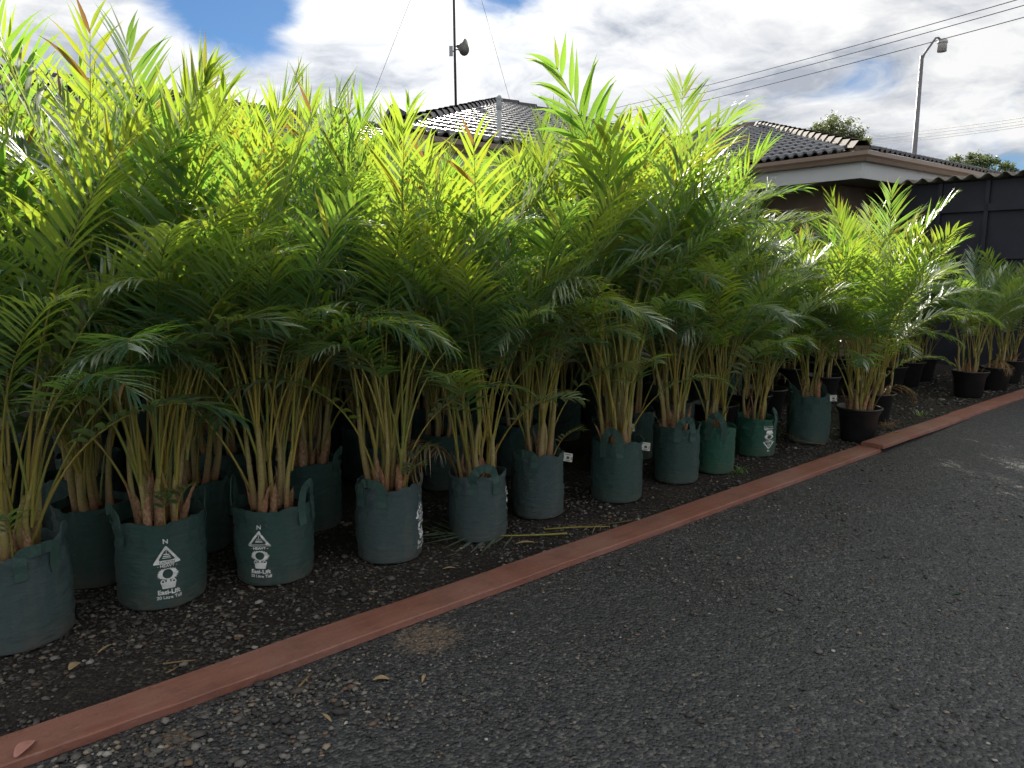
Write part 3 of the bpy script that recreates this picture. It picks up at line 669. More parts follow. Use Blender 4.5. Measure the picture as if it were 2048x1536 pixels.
# ------------------------------------------------------------------ palm fronds
def frond(seed, L, bare, t0, bend, npair, ll, lw, vee=0.5, droop=0.5, curl=0.0, sr=0.0072, dead=False):
    """returns (blade mesh, stalk mesh); stalk starts at the origin and arches towards +X"""
    r = random.Random(seed); N = 18; pts = [Vector((0, 0, 0))]; th = []; side = r.uniform(-.12, .12); tw = r.uniform(-.25, .25)
    for i in range(N + 1):
        s = i / N; th.append(t0 + bend * s ** 1.7)
    for i in range(N):
        a = (th[i] + th[i + 1]) / 2; ss = (i + .5) / N
        pts.append(pts[-1] + Vector((sin(a), side * ss, cos(a))).normalized() * (L / N))
    def at(s):
        f = s * N; i = min(int(f), N - 1); return pts[i].lerp(pts[i + 1], f - i), (pts[i + 1] - pts[i]).normalized()
    sb = MB(); rads = []
    for i in range(N + 1):
        s = i / N
        rads.append(sr * (1.0 - 0.42 * min(1, s / bare)) if s < bare else sr * 0.58 * (1 - 0.86 * (s - bare) / (1 - bare)))
    sb.tube(pts, rads, 5, cap=False); st = sb.mesh('stalk', (M['stalk'] if not dead else M['dead_leaf'],), True)
    V = []; Fc = []; AG = []
    for sd_ in (-1, 1):
        for i in range(npair):
            f = (i + r.uniform(-.25, .25)) / (npair - 1); f = min(1, max(0, f)); s = bare + (1 - bare) * f * 0.985
            if r.random() < 0.03: continue
            p, T = at(s)
            S = Vector((0, sd_, 0)); S = (S - T * S.dot(T)).normalized(); Nn = T.cross(S) * sd_
            Nn = -Nn if Nn.z < 0 else Nn
            cw, sw = cos(tw * f), sin(tw * f); S, Nn = S * cw + Nn * sw * sd_, Nn * cw - S * sw * sd_
            al = radians(64 - 40 * f) + r.uniform(-.18, .18)
            prof = (0.62 + 0.38 * sin(pi * min(1, f * 1.5 + .08) * .5)) * (1 - 0.55 * max(0, (f - .45) / .55) ** 1.4)
            l_ = ll * prof * r.uniform(.9, 1.08); wd = lw * (0.75 + .25 * sin(pi * min(1, f + .15))) * r.uniform(.85, 1.15)
            v = vee + r.uniform(-.16, .16)
            d = (T * cos(al) + (S * cos(v) + Nn * sin(v)) * sin(al)).normalized()
            dr = droop * r.uniform(.5, 1.5); cu = curl * r.uniform(.2, 1.5)
            q = p.copy(); b0 = len(V); ws = (.30, .88, 1.0, .70, .28, .0); nseg = 5
            age = r.random() ** 3 * .75 + (0.3 if r.random() < .04 else 0)
            for k in range(nseg + 1):
                u = k / nseg
                Wd = (T - d * T.dot(d)); Wd = Wd.normalized() if Wd.length > .05 else S
                up_ = d.cross(Wd); up_ = up_ if up_.z > 0 else -up_
                ww = wd * ws[k] * .5
                ag = min(1, age + max(0, u - .72) * (1.1 if age > .2 else .35))
                if k == nseg: V.append(q.copy()); AG.append(ag)
                else:
                    V.append(q + Wd * ww + up_ * ww * .30); V.append(q.copy()); V.append(q - Wd * ww + up_ * ww * .30); AG += [ag] * 3
                if k < nseg:
                    d = (d + Vector((0, 0, -1)) * dr * (u + .12) * .42 + S * cu * u * .1).normalized(); q = q + d * (l_ / nseg)
            for k in range(nseg - 1):
                a = b0 + 3 * k; Fc += [(a, a + 1, a + 4, a + 3), (a + 1, a + 2, a + 5, a + 4)]
            a = b0 + 3 * (nseg - 1); Fc += [(a, a + 1, a + 3), (a + 1, a + 2, a + 3)]
    me = bpy.data.meshes.new('frond'); me.from_pydata([tuple(v) for v in V], [], Fc)
    me.materials.append(M['dead_leaf'] if dead else M['leaf'])
    at_ = me.attributes.new('age', 'FLOAT', 'POINT'); at_.data.foreach_set('value', AG)
    me.polygons.foreach_set('use_smooth', [True] * len(Fc)); me.update()
    return me, st
KIND = {}
rr = random.Random(11)
KIND['erect'] = [frond(100 + i, rr.uniform(1.30, 1.50), rr.uniform(.40, .47), radians(rr.uniform(1, 4)), radians(rr.uniform(12, 52)), rr.randint(19, 26), rr.uniform(.30, .40), rr.uniform(.018, .029), rr.uniform(.15, .55), rr.uniform(.12, .6)) for i in range(9)]
KIND['mid'] = [frond(200 + i, rr.uniform(1.25, 1.45), rr.uniform(.40, .48), radians(rr.uniform(3, 8)), radians(rr.uniform(48, 78)), rr.randint(24, 33), rr.uniform(.27, .36), rr.uniform(.013, .022), rr.uniform(.2, .55), rr.uniform(.35, .8)) for i in range(11)]
KIND['arch'] = [frond(300 + i, rr.uniform(1.12, 1.35), rr.uniform(.42, .50), radians(rr.uniform(6, 12)), radians(rr.uniform(85, 118)), rr.randint(28, 34), rr.uniform(.24, .32), rr.uniform(.012, .018), rr.uniform(.1, .4), rr.uniform(.5, 1.1)) for i in range(10)]
KIND['low'] = [frond(400 + i, rr.uniform(.85, 1.1), rr.uniform(.40, .5), radians(rr.uniform(6, 16)), radians(rr.uniform(60, 105)), rr.randint(13, 17), rr.uniform(.20, .26), rr.uniform(.022, .028), rr.uniform(.2, .5), rr.uniform(.4, .9), sr=.006) for i in range(6)]
KIND['tiny'] = [frond(450 + i, rr.uniform(.22, .34), .42, radians(rr.uniform(5, 20)), radians(rr.uniform(50, 90)), 9, .10, .012, .4, .5, sr=.004) for i in range(4)]
KIND['dead'] = [frond(500 + i, rr.uniform(.42, .6), .35, radians(20), radians(150), 12, .2, .008, -.2, 1.2, 1.0, sr=.005, dead=True) for i in range(3)]

def cane_mesh(seed):
    r = random.Random(seed); b = MB(); N = 9; pts = []; rads = []; ox, oy = r.uniform(-.02, .02), r.uniform(-.02, .02)
    for i in range(N + 1):
        s = i / N; pts.append((ox * sin(pi * s), oy * sin(pi * s), s)); k = 0.0145 * (1 - .42 * s) + .008 * math.exp(-s * 9)
        rads.append(k * (1 + .05 * (i % 2)))
    b.tube(pts, rads, 8); return b.mesh('cane', (M['cane'],), True)
CANES = [cane_mesh(i) for i in range(6)]
def husk_mesh(seed):
    r = random.Random(seed); b = MB(); vs = []; fs = []; n = 7; m = 6; h = 1.0
    for j in range(m + 1):
        s = j / m; wid = (1.0 - s) ** .8 * 1.35 + .05; lean = .35 * s * s
        for k in range(n):
            a = (k / (n - 1) - .5) * 2.2 * wid; rad = .0215 * (1 - .15 * s)
            vs.append((cos(a) * rad + lean * .09 + .003 * r.uniform(-1, 1), sin(a) * rad, s * h))
    for j in range(m):
        for k in range(n - 1): a = j * n + k; fs.append((a, a + 1, a + n + 1, a + n))
    b.add(vs, fs); return b.mesh('husk', (M['husk'],), True)
HUSKS = [husk_mesh(i) for i in range(4)]

# ------------------------------------------------------------------ bags, pots and their print
def text2d(body, size, x, y, align='CENTER', bold=0.0):
    cu = bpy.data.curves.new('lettering', 'FONT'); cu.body = body; cu.size = size; cu.align_x = align; cu.offset = bold; cu.resolution_u = 3
    o = bpy.data.objects.new('lettering', cu); COL.objects.link(o)
    dg = bpy.context.evaluated_depsgraph_get(); me = bpy.data.meshes.new_from_object(o.evaluated_get(dg))
    v = [(p.co.x + x, p.co.y + y) for p in me.vertices]; f = [tuple(p.vertices) for p in me.polygons]
    bpy.data.objects.remove(o); bpy.data.curves.remove(cu); bpy.data.meshes.remove(me); return v, f
def band(outer, inner):
    n = len(outer); return outer + inner, [(i, (i + 1) % n, n + (i + 1) % n, n + i) for i in range(n)]
def rtri(cx, y0, wd, h, rad, n=5):
    """rounded triangle outline"""
    P = [(cx - wd / 2, y0), (cx + wd / 2, y0), (cx, y0 + h)]; out = []
    for i in range(3):
        a, p, c = P[i - 1], P[i], P[(i + 1) % 3]
        def tow(q): L = hypot(q[0] - p[0], q[1] - p[1]); return (p[0] + (q[0] - p[0]) / L * rad, p[1] + (q[1] - p[1]) / L * rad)
        s, e = tow(a), tow(c)
        for k in range(n + 1):
            f = k / n; out.append(((1 - f) ** 2 * s[0] + 2 * f * (1 - f) * p[0] + f * f * e[0], (1 - f) ** 2 * s[1] + 2 * f * (1 - f) * p[1] + f * f * e[1]))
    return out
def make_print():
    """flat artwork in metres, x right, y up from the bag base, as (verts, faces, colour)"""
    A_ = []
    A_.append((*text2d('N', .026, 0, .284, bold=.0006), 0))
    o = rtri(0, .203, .104, .076, .010); i_ = rtri(0, .2165, .064, .047, .010); A_.append((*band(o, i_), 0))
    A_.append((*text2d('!', .017, 0, .244, bold=.0006), 0))
    for y, wd in ((.2385, .020), (.2315, .026), (.2245, .030)): A_.append(([(-wd / 2, y), (wd / 2, y), (wd / 2, y + .0035), (-wd / 2, y + .0035)], [(0, 1, 2, 3)], 0))
    A_.append((*text2d('CAUTION', .0125, 0, .2055, bold=.0003), 1))
    A_.append((*text2d('- HEAVY -', .0165, 0, .190, bold=.0005), 0))
    r_ = random.Random(2); n = 44; out = []; inn = []
    for k in range(n):
        a = 2 * pi * k / n; ro = (.040 if k % 2 else .033) + r_.uniform(-.002, .002)
        out.append((cos(a) * ro, .160 + sin(a) * ro * .66)); inn.append((cos(a) * .0185, .160 + sin(a) * .0185))
    A_.append((*band(out, inn), 0))
    A_.append(([(-.004, .140), (.004, .140), (.008, .124), (-.008, .124)], [(0, 1, 2, 3)], 0))
    A_.append(([(-.027, .126), (.027, .126), (.022, .099), (-.022, .099)], [(0, 1, 2, 3)], 0))
    for s_ in (-1, 1):
        out = [(s_ * .019 + cos(2 * pi * k / 14) * .009, .127 + sin(2 * pi * k / 14) * .011) for k in range(14)]; inn = [(s_ * .019 + cos(2 * pi * k / 14) * .0045, .128 + sin(2 * pi * k / 14) * .006) for k in range(14)]
        A_.append((*band(out, inn), 0))
    A_.append((*text2d('Easi-Lift', .0262, 0, .076, bold=.0009), 0))
    A_.append((*text2d('20 Litre Tall', .0185, 0, .0565, bold=.0004), 0))
    return A_
ART = make_print()

class Bag:
    def __init__(s, r, h, seed, peak=None, squash=1.0, topw=1.0):
        s.r, s.h, s.seed, s.peak, s.topw = r, h, seed, peak, topw
    def top(s, a):
        z = s.h + .022 * noise.noise(Vector((cos(a) * 1.6, sin(a) * 1.6, s.seed))) + .009 * noise.noise(Vector((cos(a) * 5, sin(a) * 5, s.seed + 3)))
        if s.peak:
            for pa, ph, pw in s.peak:
                d = abs((a - pa + pi) % (2 * pi) - pi); z += ph * max(0, 1 - d / pw) ** 1.3
        return z
    def rad(s, a, f):
        c = Vector((cos(a), sin(a), 0))
        r = s.r * (1.0 + .05 * noise.noise(Vector((c.x * 1.3, c.y * 1.3, f * 1.2 + s.seed))) + .022 * noise.noise(Vector((c.x * 4, c.y * 4, f * 5 + s.seed))))
        cr = noise.noise(Vector((c.x * 2.2 + f * 1.5, c.y * 2.2, f * 9 + s.seed)))
        r += .011 * (0.35 - abs(cr)) * (.3 + .7 * f) + .006 * noise.noise(Vector((c.x * 2.6, c.y * 2.6, f * 24 + s.seed))) * (0.35 + f) + .011 * noise.noise(Vector((c.x * 7, c.y * 7, f * 4 + s.seed))) * max(0, f - .45) * 2
        r *= 1 + .035 * sin(pi * min(1, f * 1.1)) - .05 * max(0, f - .75) * 4 * (1 - s.topw)
        r += .0035 * min(1, max(0, (f - .9) / .012))
        e = min(1.0, f / .055); r -= .022 * (1 - sqrt(max(0, 1 - (1 - e) ** 2)))
        return r
    def point(s, a, z, off=0.0):
        f = z / s.h; r = s.rad(a, f) + off; return Vector((cos(a) * r, sin(a) * r, z))
    def build(s, m, parent):
        n, k = 72, 30; vs = []; fs = []
        for j in range(k + 1):
            f = (j / k); f = f * f * .35 + f * .65
            for i in range(n):
                a = 2 * pi * i / n; zt = s.top(a); r = s.rad(a, f); vs.append((cos(a) * r, sin(a) * r, zt * f + .002))
        for j in range(3):          # inner lining
            for i in range(n):
                a = 2 * pi * i / n; r = s.rad(a, 1 - j * .12) - (.006 if j else .004); vs.append((cos(a) * r, sin(a) * r, s.top(a) + .001 - j * .045))
        for j in range(k + 3):
            for i in range(n): fs.append((j * n + i, j * n + (i + 1) % n, (j + 1) * n + (i + 1) % n, (j + 1) * n + i))
        fs.append(tuple(range(n))[::-1])
        b = MB(); b.add(vs, fs); o = b.build('grow_bag', m, parent, True); return o
    def soil(s, parent):
        b = MB(); n = 24; vs = [(0, 0, s.h - .035)]; fs = []
        for ring in (.5, .97):
            for i in range(n):
                a = 2 * pi * i / n; r = (s.rad(a, .88) - .004) * ring; vs.append((cos(a) * r, sin(a) * r, s.h - .045 + .01 * noise.noise(Vector((cos(a) * ring * 3, sin(a) * ring * 3, s.seed)))))
        for i in range(n): fs.append((0, 1 + i, 1 + (i + 1) % n)); fs.append((1 + i, 1 + n + i, 1 + n + (i + 1) % n, 1 + (i + 1) % n))
        b.add(vs, fs); b.build('soil', M['soil'], parent, True)
    def handle(s, a, arch, spread, lean, parent):
        """webbing loop: two sewn feet on the outside and an arch above the rim"""
        b = MB(); wd = .042; path = []; L = s.h
        a1, a2 = a - spread, a + spread; zf = L - .085
        up1 = [(a1, zf + t_ * .085, .0035) for t_ in (0, .33, .66, 1.0)]
        pts = [s.point(aa, z, of) for aa, z, of in up1]; rad_ = s.r
        for k in range(1, 10):
            f = k / 10; aa = a1 + (a2 - a1) * f; ht = arch * (sin(pi * f)) ** .7; rr_ = s.rad(aa, 1) + .004 + lean * sin(pi * f)
            pts.append(Vector((cos(aa) * rr_, sin(aa) * rr_, L + ht + .004)))
        pts += [s.point(a2, zf + t_ * .085, .0035) for t_ in (1.0, .66, .33, 0)]
        vs = []; fs = []
        n = len(pts)
        for i, p in enumerate(pts):
            t_ = (pts[min(i + 1, n - 1)] - pts[max(0, i - 1)]).normalized(); aa = atan2(p.y, p.x); rad_v = Vector((cos(aa), sin(aa), 0))
            sv = t_.cross(rad_v).normalized(); nn = sv.cross(t_)
            for x, y in ((-wd / 2, -.001), (wd / 2, -.001), (wd / 2, .0018), (-wd / 2, .0018)): vs.append(p + sv * x + nn * y)
        for i in range(n - 1):
            for k in range(4): fs.append((4 * i + k, 4 * i + (k + 1) % 4, 4 * i + 4 + (k + 1) % 4, 4 * i + 4 + k))
        fs += [(0, 1, 2, 3), (4 * n - 1, 4 * n - 2, 4 * n - 3, 4 * n - 4)]
        b.add(vs, fs); b.build('handle', M['webbing'], parent, False)
    def printing(s, a, parent, scale=1.0, flip=False, only=None):
        bm = bmesh.new()
        for vs, fs, ci in ART:
            vv = [bm.verts.new((x, y, ci)) for x, y in vs]
            for f in fs:
                try: bm.faces.new([vv[i] for i in f]).material_index = ci
                except ValueError: pass
        for _ in range(3):
            long_ = [e for e in bm.edges if e.calc_length() > .012]
            if not long_: break
            bmesh.ops.subdivide_edges(bm, edges=long_, cuts=1)
        bmesh.ops.triangulate(bm, faces=bm.faces[:])
        for v in bm.verts:
            x, y, ci = v.co
            if flip: x, y = -x, .36 - y
            y *= scale * s.h / .36; x *= scale
            v.co = s.point(a + x / s.r, y, .0028 + .0008 * ci)
        me = bpy.data.meshes.new('printed_logo'); bm.to_mesh(me); bm.free()
        me.materials.append(M['print']); me.materials.append(M['bag']); obj('printed_logo', me, parent)
    def tag_label(s, a, parent, rot=0.1):
        z = s.top(a) - .03; p = s.point(a, z, .010); c = Vector((cos(a), sin(a), 0)); wd, hh = .05, .048
        sx_ = Rt * .96 - Fh * .28; sx_.normalize(); upv = (UZ + sx_ * rot).normalized(); sx_ = (sx_ - upv * sx_.dot(upv)).normalized(); nn = sx_.cross(upv)
        R3_ = Matrix((sx_, upv, nn)).transposed(); b = MB(); ctr = p + sx_ * .016
        b.box(ctr, (wd, hh, .0015), R3_); b.box(ctr - nn * 0.0 + sx_ * 0, (wd * .98, hh * .98, .0016), R3_)
        o = b.build('plant_tag', M['tagwhite'], parent)
        k = MB(); sg = 1 if nn.dot(CAM - (parent.parent.location + ctr)) > 0 else -1
        for x, y, ww, h2 in ((0, -.002, .016, .015), (0, .016, .034, .003), (0, -.016, .026, .0025), (0, -.020, .02, .002), (.019, -.004, .004, .02)):
            k.box(ctr + sx_ * x + upv * y + nn * sg * .0014, (ww, h2, .0006), R3_)
        k.build('tag_print', M['tagmark'], o)

def pot_mesh():
    b = MB(); b.lathe([(0.0, .004), (.128, .004), (.133, .012), (.158, .225), (.164, .232), (.176, .262), (.180, .272), (.188, .278), (.189, .288), (.184, .293), (.176, .291), (.172, .28), (.160, .24), (.158, .235)], 40)
    return b.mesh('plant_pot', (M['pot'],), True)
POT = pot_mesh()
def potsoil_mesh():
    b = MB(); n = 24; vs = [(0, 0, .25)]; fs = []
    for i in range(n): a = 2 * pi * i / n; vs.append((cos(a) * .161, sin(a) * .161, .243 + .006 * noise.noise(Vector((cos(a) * 2, sin(a) * 2, 1)))))
    for i in range(n): fs.append((0, 1 + i, 1 + (i + 1) % n))
    b.add(vs, fs); return b.mesh('soil', (M['soil'],), True)
POTSOIL = potsoil_mesh()

# ------------------------------------------------------------------ potted palms
def put(name, me, parent, loc, rot, scl):
    o = obj(name, me, parent); o.matrix_local = Matrix.Translation(loc) @ rot.to_4x4() @ Matrix.Diagonal((*scl, 1)); return o
def grow(palm, z0, r0, seed, ncane=7, hmul=1.0, nf=3, spread=1.0, low=3, tiny=0, dead=0, detail=True, lean=(0, 0), facing=None):
    r = random.Random(seed)
    ga = r.uniform(0, 6.28)
    for c in range(ncane):
        a = ga + c * 2.399; rad = r0 * sqrt((c + .4) / ncane); bx, by = cos(a) * rad, sin(a) * rad
        hc = r.uniform(.22, .46) * hmul; ln = (.04 + .15 * rad / .1) * r.uniform(.3, 1.0) * spread
        dx, dy = cos(a) * ln + r.uniform(-.05, .05) + lean[0], sin(a) * ln + r.uniform(-.05, .05) + lean[1]
        axis = Vector((dx, dy, 1)).normalized(); rot = Vector((0, 0, 1)).rotation_difference(axis).to_matrix()
        rot = rot @ Matrix.Rotation(r.uniform(0, 6.28), 3, 'Z'); th = r.uniform(.75, 1.25)
        put('cane', CANES[r.randrange(6)], palm, Vector((bx, by, z0 - .03)), rot, (th, th, hc))
        if detail:
            for _ in range(2 if r.random() < .6 else 1):
                hh = r.uniform(.10, .22); put('husk', HUSKS[r.randrange(4)], palm, Vector((bx, by, z0 - .02)), rot @ Matrix.Rotation(r.uniform(0, 6.28), 3, 'Z'), (th, th, hh))
        top = Vector((bx, by, z0 - .03)) + axis * hc
        for k in range(nf):
            u = r.random(); kind = ('erect' if k == 0 else ('mid' if u < .62 else 'arch')) if k < 3 else ('arch' if u < .6 else 'mid')
            me, st = KIND[kind][r.randrange(len(KIND[kind]))]
            az = a + r.uniform(-1.3, 1.3) if k else a + r.uniform(-3, 3)
            tilt = (.01 + .09 * r.random()) * spread
            R_ = Matrix.Rotation(az, 3, 'Z') @ Matrix.Rotation(tilt, 3, 'Y')
            s_ = hmul * (r.uniform(.84, 1.06) if k else r.uniform(.80, 1.20)); back = r.uniform(.0, .5) * hc
            o = put('frond', me, palm, top - axis * back, R_, (s_, s_, s_)); q = obj('stalk', st, o)
    for k in range(low):
        me, st = KIND['low'][r.randrange(6)]; a = r.uniform(0, 6.28); R_ = Matrix.Rotation(a, 3, 'Z') @ Matrix.Rotation(.12, 3, 'Y'); s_ = r.uniform(.8, 1.2)
        o = put('frond', me, palm, Vector((cos(a) * r0 * .6, sin(a) * r0 * .6, z0)), R_, (s_, s_, s_)); obj('stalk', st, o)
    for k in range(tiny):
        me, st = KIND['tiny'][r.randrange(4)]; a = -HEAD * 0 + r.uniform(-2.6, -.6); R_ = Matrix.Rotation(a, 3, 'Z'); s_ = r.uniform(.8, 1.2)
        o = put('frond', me, palm, Vector((cos(a) * r0 * 1.1, sin(a) * r0 * 1.1, z0 - .02)), R_, (s_, s_, s_)); obj('stalk', st, o)
    for k in range(dead):
        me, st = KIND['dead'][r.randrange(3)]; a = facing if facing is not None else r.uniform(-2.6, -.6); R_ = Matrix.Rotation(a + .3 * k, 3, 'Z'); s_ = r.uniform(.85, 1.1)
        o = put('dead_frond', me, palm, Vector((cos(a) * r0 * 1.2, sin(a) * r0 * 1.2, z0 - .01)), R_, (s_, s_, s_)); obj('stalk', st, o)

SKY = [(0, 150), (60, 125), (200, 110), (330, 170), (450, 210), (560, 230), (620, 175), (700, 195), (780, 285), (850, 275), (940, 325), (1000, 335), (1080, 320), (1160, 270), (1220, 215), (1290, 170), (1350, 285), (1400, 365), (1480, 425), (1560, 450), (1650, 440), (1740, 355), (1830, 430), (1900, 450), (2300, 430)]
def palm_scale(x, y, drop=0.0):
    """how tall a palm at this spot stands, read off the crowns' outline in the photograph"""
    D = hypot(x, y); px = 1024 + 1497 * tan(HEAD - atan2(y, x)); k = np.interp(px, [a for a, b_ in SKY], [b_ for a, b_ in SKY]) + drop
    v = Vector((x, y, 0)).normalized(); ztop = CAM.z + D * tan(math.atan((768 - k) / 1480 * cos(math.atan((px - 1024) / 1497))) - PITCH)
    return min(1.28, max(.60, (ztop - .34) / 1.74))
TOCAM = lambda x, y: atan2(-y, -x)       # direction from a plant to the camera
def off(px): return radians(px)
FRONT = [
 # x, y, diameter, height, bag material, handles (angle rel. to camera deg, arch, spread, lean), print angle, tag angle, opts, label
 dict(x=.32, y=3.15, d=.345, h=.36, m='bag_faded', hd=[(25, .015, .34, .006), (205, .06, .3, 0)], peak=[(75, .06, .7)], g=dict(ncane=8, nf=4, hmul=1.0, low=9, tiny=3), label='palm in a blue grey unprinted bag with one rim corner pulled up'),
 dict(x=.83, y=3.17, d=.335, h=.365, m='bag', hd=[(-72, .05, .28, .004), (108, .05, .28, .012)], pr=6, hero=[('erect', 2, -95, .10, 1.28, .22), ('erect', 5, 60, .06, 1.18, .2)], g=dict(ncane=9, nf=4, hmul=1.03, low=1, tiny=2), label='palm in a dark green bag, white logo in the middle, straps drooping at both sides'),
 dict(x=1.28, y=3.08, d=.325, h=.345, m='bag', hd=[(-100, .10, .24, .0), (58, .085, .26, .012)], pr=-22, g=dict(ncane=8, nf=4, hmul=1.06, low=1), label='palm in a dark green bag, logo left of centre and both straps standing up'),
 dict(x=1.79, y=2.94, d=.302, h=.365, m='bag_faded', hd=[(-32, .028, .36, .004), (150, .05, .3, 0)], pr=68, peak=[(88, .03, .6)], g=dict(ncane=9, nf=3, hmul=1.0, low=2, tiny=2), label='palm in a faded bag with the logo wrapped round its edge'),
 dict(x=2.27, y=2.87, d=.283, h=.34, m='bag_faded', hd=[(14, .05, .42, .012), (190, .05, .3, 0)], pr=96, g=dict(ncane=10, nf=3, hmul=.98, low=2, dead=4, fa=-88), label='palm in a creased bag with a brown dead frond hanging at its side'),
 dict(x=2.74, y=2.92, d=.28, h=.36, m='bag_faded', hd=[(-28, .012, .36, .004), (160, .04, .3, 0)], tg=82, peak=[(-60, .02, .8)], g=dict(ncane=7, nf=4, hmul=1.06, low=2, tiny=1), label='palm in a scuffed bag with a white tag and a folded front strap'),
 dict(x=3.29, y=2.82, d=.292, h=.365, m='bag', hd=[(-12, .07, .33, .006), (175, .05, .3, 0)], tg=84, spear=[((-.13, .12, 1.45), (.06, .16, 2.18))], hero=[('erect', 1, 100, .05, 1.02, .28), ('erect', 4, 170, .03, 1.05, .3)], g=dict(ncane=11, nf=3, hmul=1.13, low=3), label='palm in a smooth dark bag, white tag and arched strap facing the road'),
 dict(x=3.87, y=2.82, d=.284, h=.37, m='bag', hd=[(22, .055, .34, .006), (200, .05, .3, 0)], g=dict(ncane=7, nf=3, hmul=1.06, low=1), label='palm in a plain dark bag tight against the brighter green bag'),
 dict(x=4.25, y=2.78, d=.25, h=.32, m='bag_bright', hd=[(0, .085, .40, .004), (180, .06, .3, 0)], g=dict(ncane=5, nf=4, hmul=.92, low=2, spread=.9), label='palm in a small bright green bag with a tall arched strap'),
 dict(x=4.89, y=2.86, d=.28, h=.285, m='bag_bright', hd=[(-75, .05, .3, -.02), (80, .05, .3, -.03)], pr=42, fl=True, g=dict(ncane=4, nf=4, hmul=.9, low=1), label='palm in a low bright green bag with an upside down logo'),
 dict(x=5.57, y=2.80, d=.31, h=.38, m='bag', hd=[(-50, .07, .26, .03), (150, .05, .3, 0)], tg=62, g=dict(ncane=5, nf=4, hmul=.86, low=2, dead=1, fa=-60), label='palm in a ribbed green bag with a white tag beside the black pots'),
]
def bag_palm(spec, seed, name='potted_palm'):
    x, y = spec['x'], spec['y']; t = empty(name, (x, y, 0)); ca = TOCAM(x, y)
    bg_ = Bag(spec['d'] / 2, spec['h'], seed * 1.37, peak=[(ca + radians(a), h, w_) for a, h, w_ in spec.get('peak', [])])
    bo = bg_.build(M[spec['m']], t); bg_.soil(t)
    for a, ar, sp, le in spec.get('hd', []): bg_.handle(ca + radians(a), ar, sp, le, bo)
    if 'pr' in spec: bg_.printing(ca + radians(spec['pr']), bo, .98, spec.get('fl', False))
    if 'tg' in spec: bg_.tag_label(ca + radians(spec['tg']), bo, random.Random(seed).uniform(-.05, .12))
    g = dict(spec['g']); fa = g.pop('fa', None); g['hmul'] = palm_scale(x, y)
    grow(t, spec['h'] - .03, spec['d'] * .29, seed, facing=(ca + radians(fa)) if fa is not None else None, **g)
    for kd, ix, az, tl_, sc_, hz in spec.get('hero', []):
        me, st = KIND[kd][ix]; a = ca + radians(az)
        o = put('frond', me, t, Vector((cos(a) * .03, sin(a) * .03, spec['h'] + hz)), Matrix.Rotation(a, 3, 'Z') @ Matrix.Rotation(tl_, 3, 'Y'), (sc_,) * 3); obj('stalk', st, o)
    for p0, p1 in spec.get('spear', []):
        b_ = MB(); p0, p1 = Vector(p0), Vector(p1); b_.tube([p0, p0.lerp(p1, .35), p0.lerp(p1, .75), p1], [.006, .009, .006, .001], 6); b_.build('spear', M['stalk'], t, True)
    return t
for i, s_ in enumerate(FRONT):
    tag(bag_palm(s_, 21 + i), s_['label'], 'potted palm', 'palms in the front row')
def pot_palm(x, y, scl, seed, label, group, hero=(), **g):
    t = empty('potted_palm', (x, y, 0)); o = obj('plant_pot', POT, t); o.scale = (scl, scl, scl); o.rotation_euler = (0, 0, seed); s_ = obj('soil', POTSOIL, t); s_.scale = (scl, scl, scl)
    g['hmul'] = palm_scale(x, y)
    grow(t, .25 * scl, .10 * scl, seed, **g)
    for kd, ix, az, tl_, sc_ in hero:
        me, st = KIND[kd][ix]; a = TOCAM(x, y) + radians(az); q_ = put('frond', me, t, Vector((0, 0, .5)), Matrix.Rotation(a, 3, 'Z') @ Matrix.Rotation(tl_, 3, 'Y'), (sc_,) * 3); obj('stalk', st, q_)
    return tag(t, label, 'potted palm', group)
pot_palm(5.92, 2.56, .93, 61, 'bushy palm in a black round pot against the timber board', 'palms in black pots', ncane=9, nf=4, low=3, dead=1, spread=1.2, hero=[('erect', 0, 80, .10, 1.05), ('erect', 6, -60, .08, 1.0)])
pot_palm(6.72, 2.78, .95, 62, 'palm in a black pot with pale worn rim behind the bushy potted palm', 'palms in black pots', ncane=6, nf=3, hmul=.82, low=1)
pot_palm(8.89, 2.70, .98, 63, 'palm in a black pot trailing pale dry roots over its rim', 'palms in black pots', ncane=6, nf=4, hmul=.9, low=0, dead=2, spread=1.1)
pot_palm(9.62, 2.66, .92, 64, 'palm in a dusty black pot by the board, leaning towards the shed', 'palms in black pots', ncane=6, nf=4, hmul=.88, low=0, lean=(.08, -.05))
pot_palm(10.4, 2.75, .95, 65, 'palm in a black pot farthest along the board near the shed', 'palms in black pots', ncane=6, nf=3, hmul=.9, low=0, dead=1)

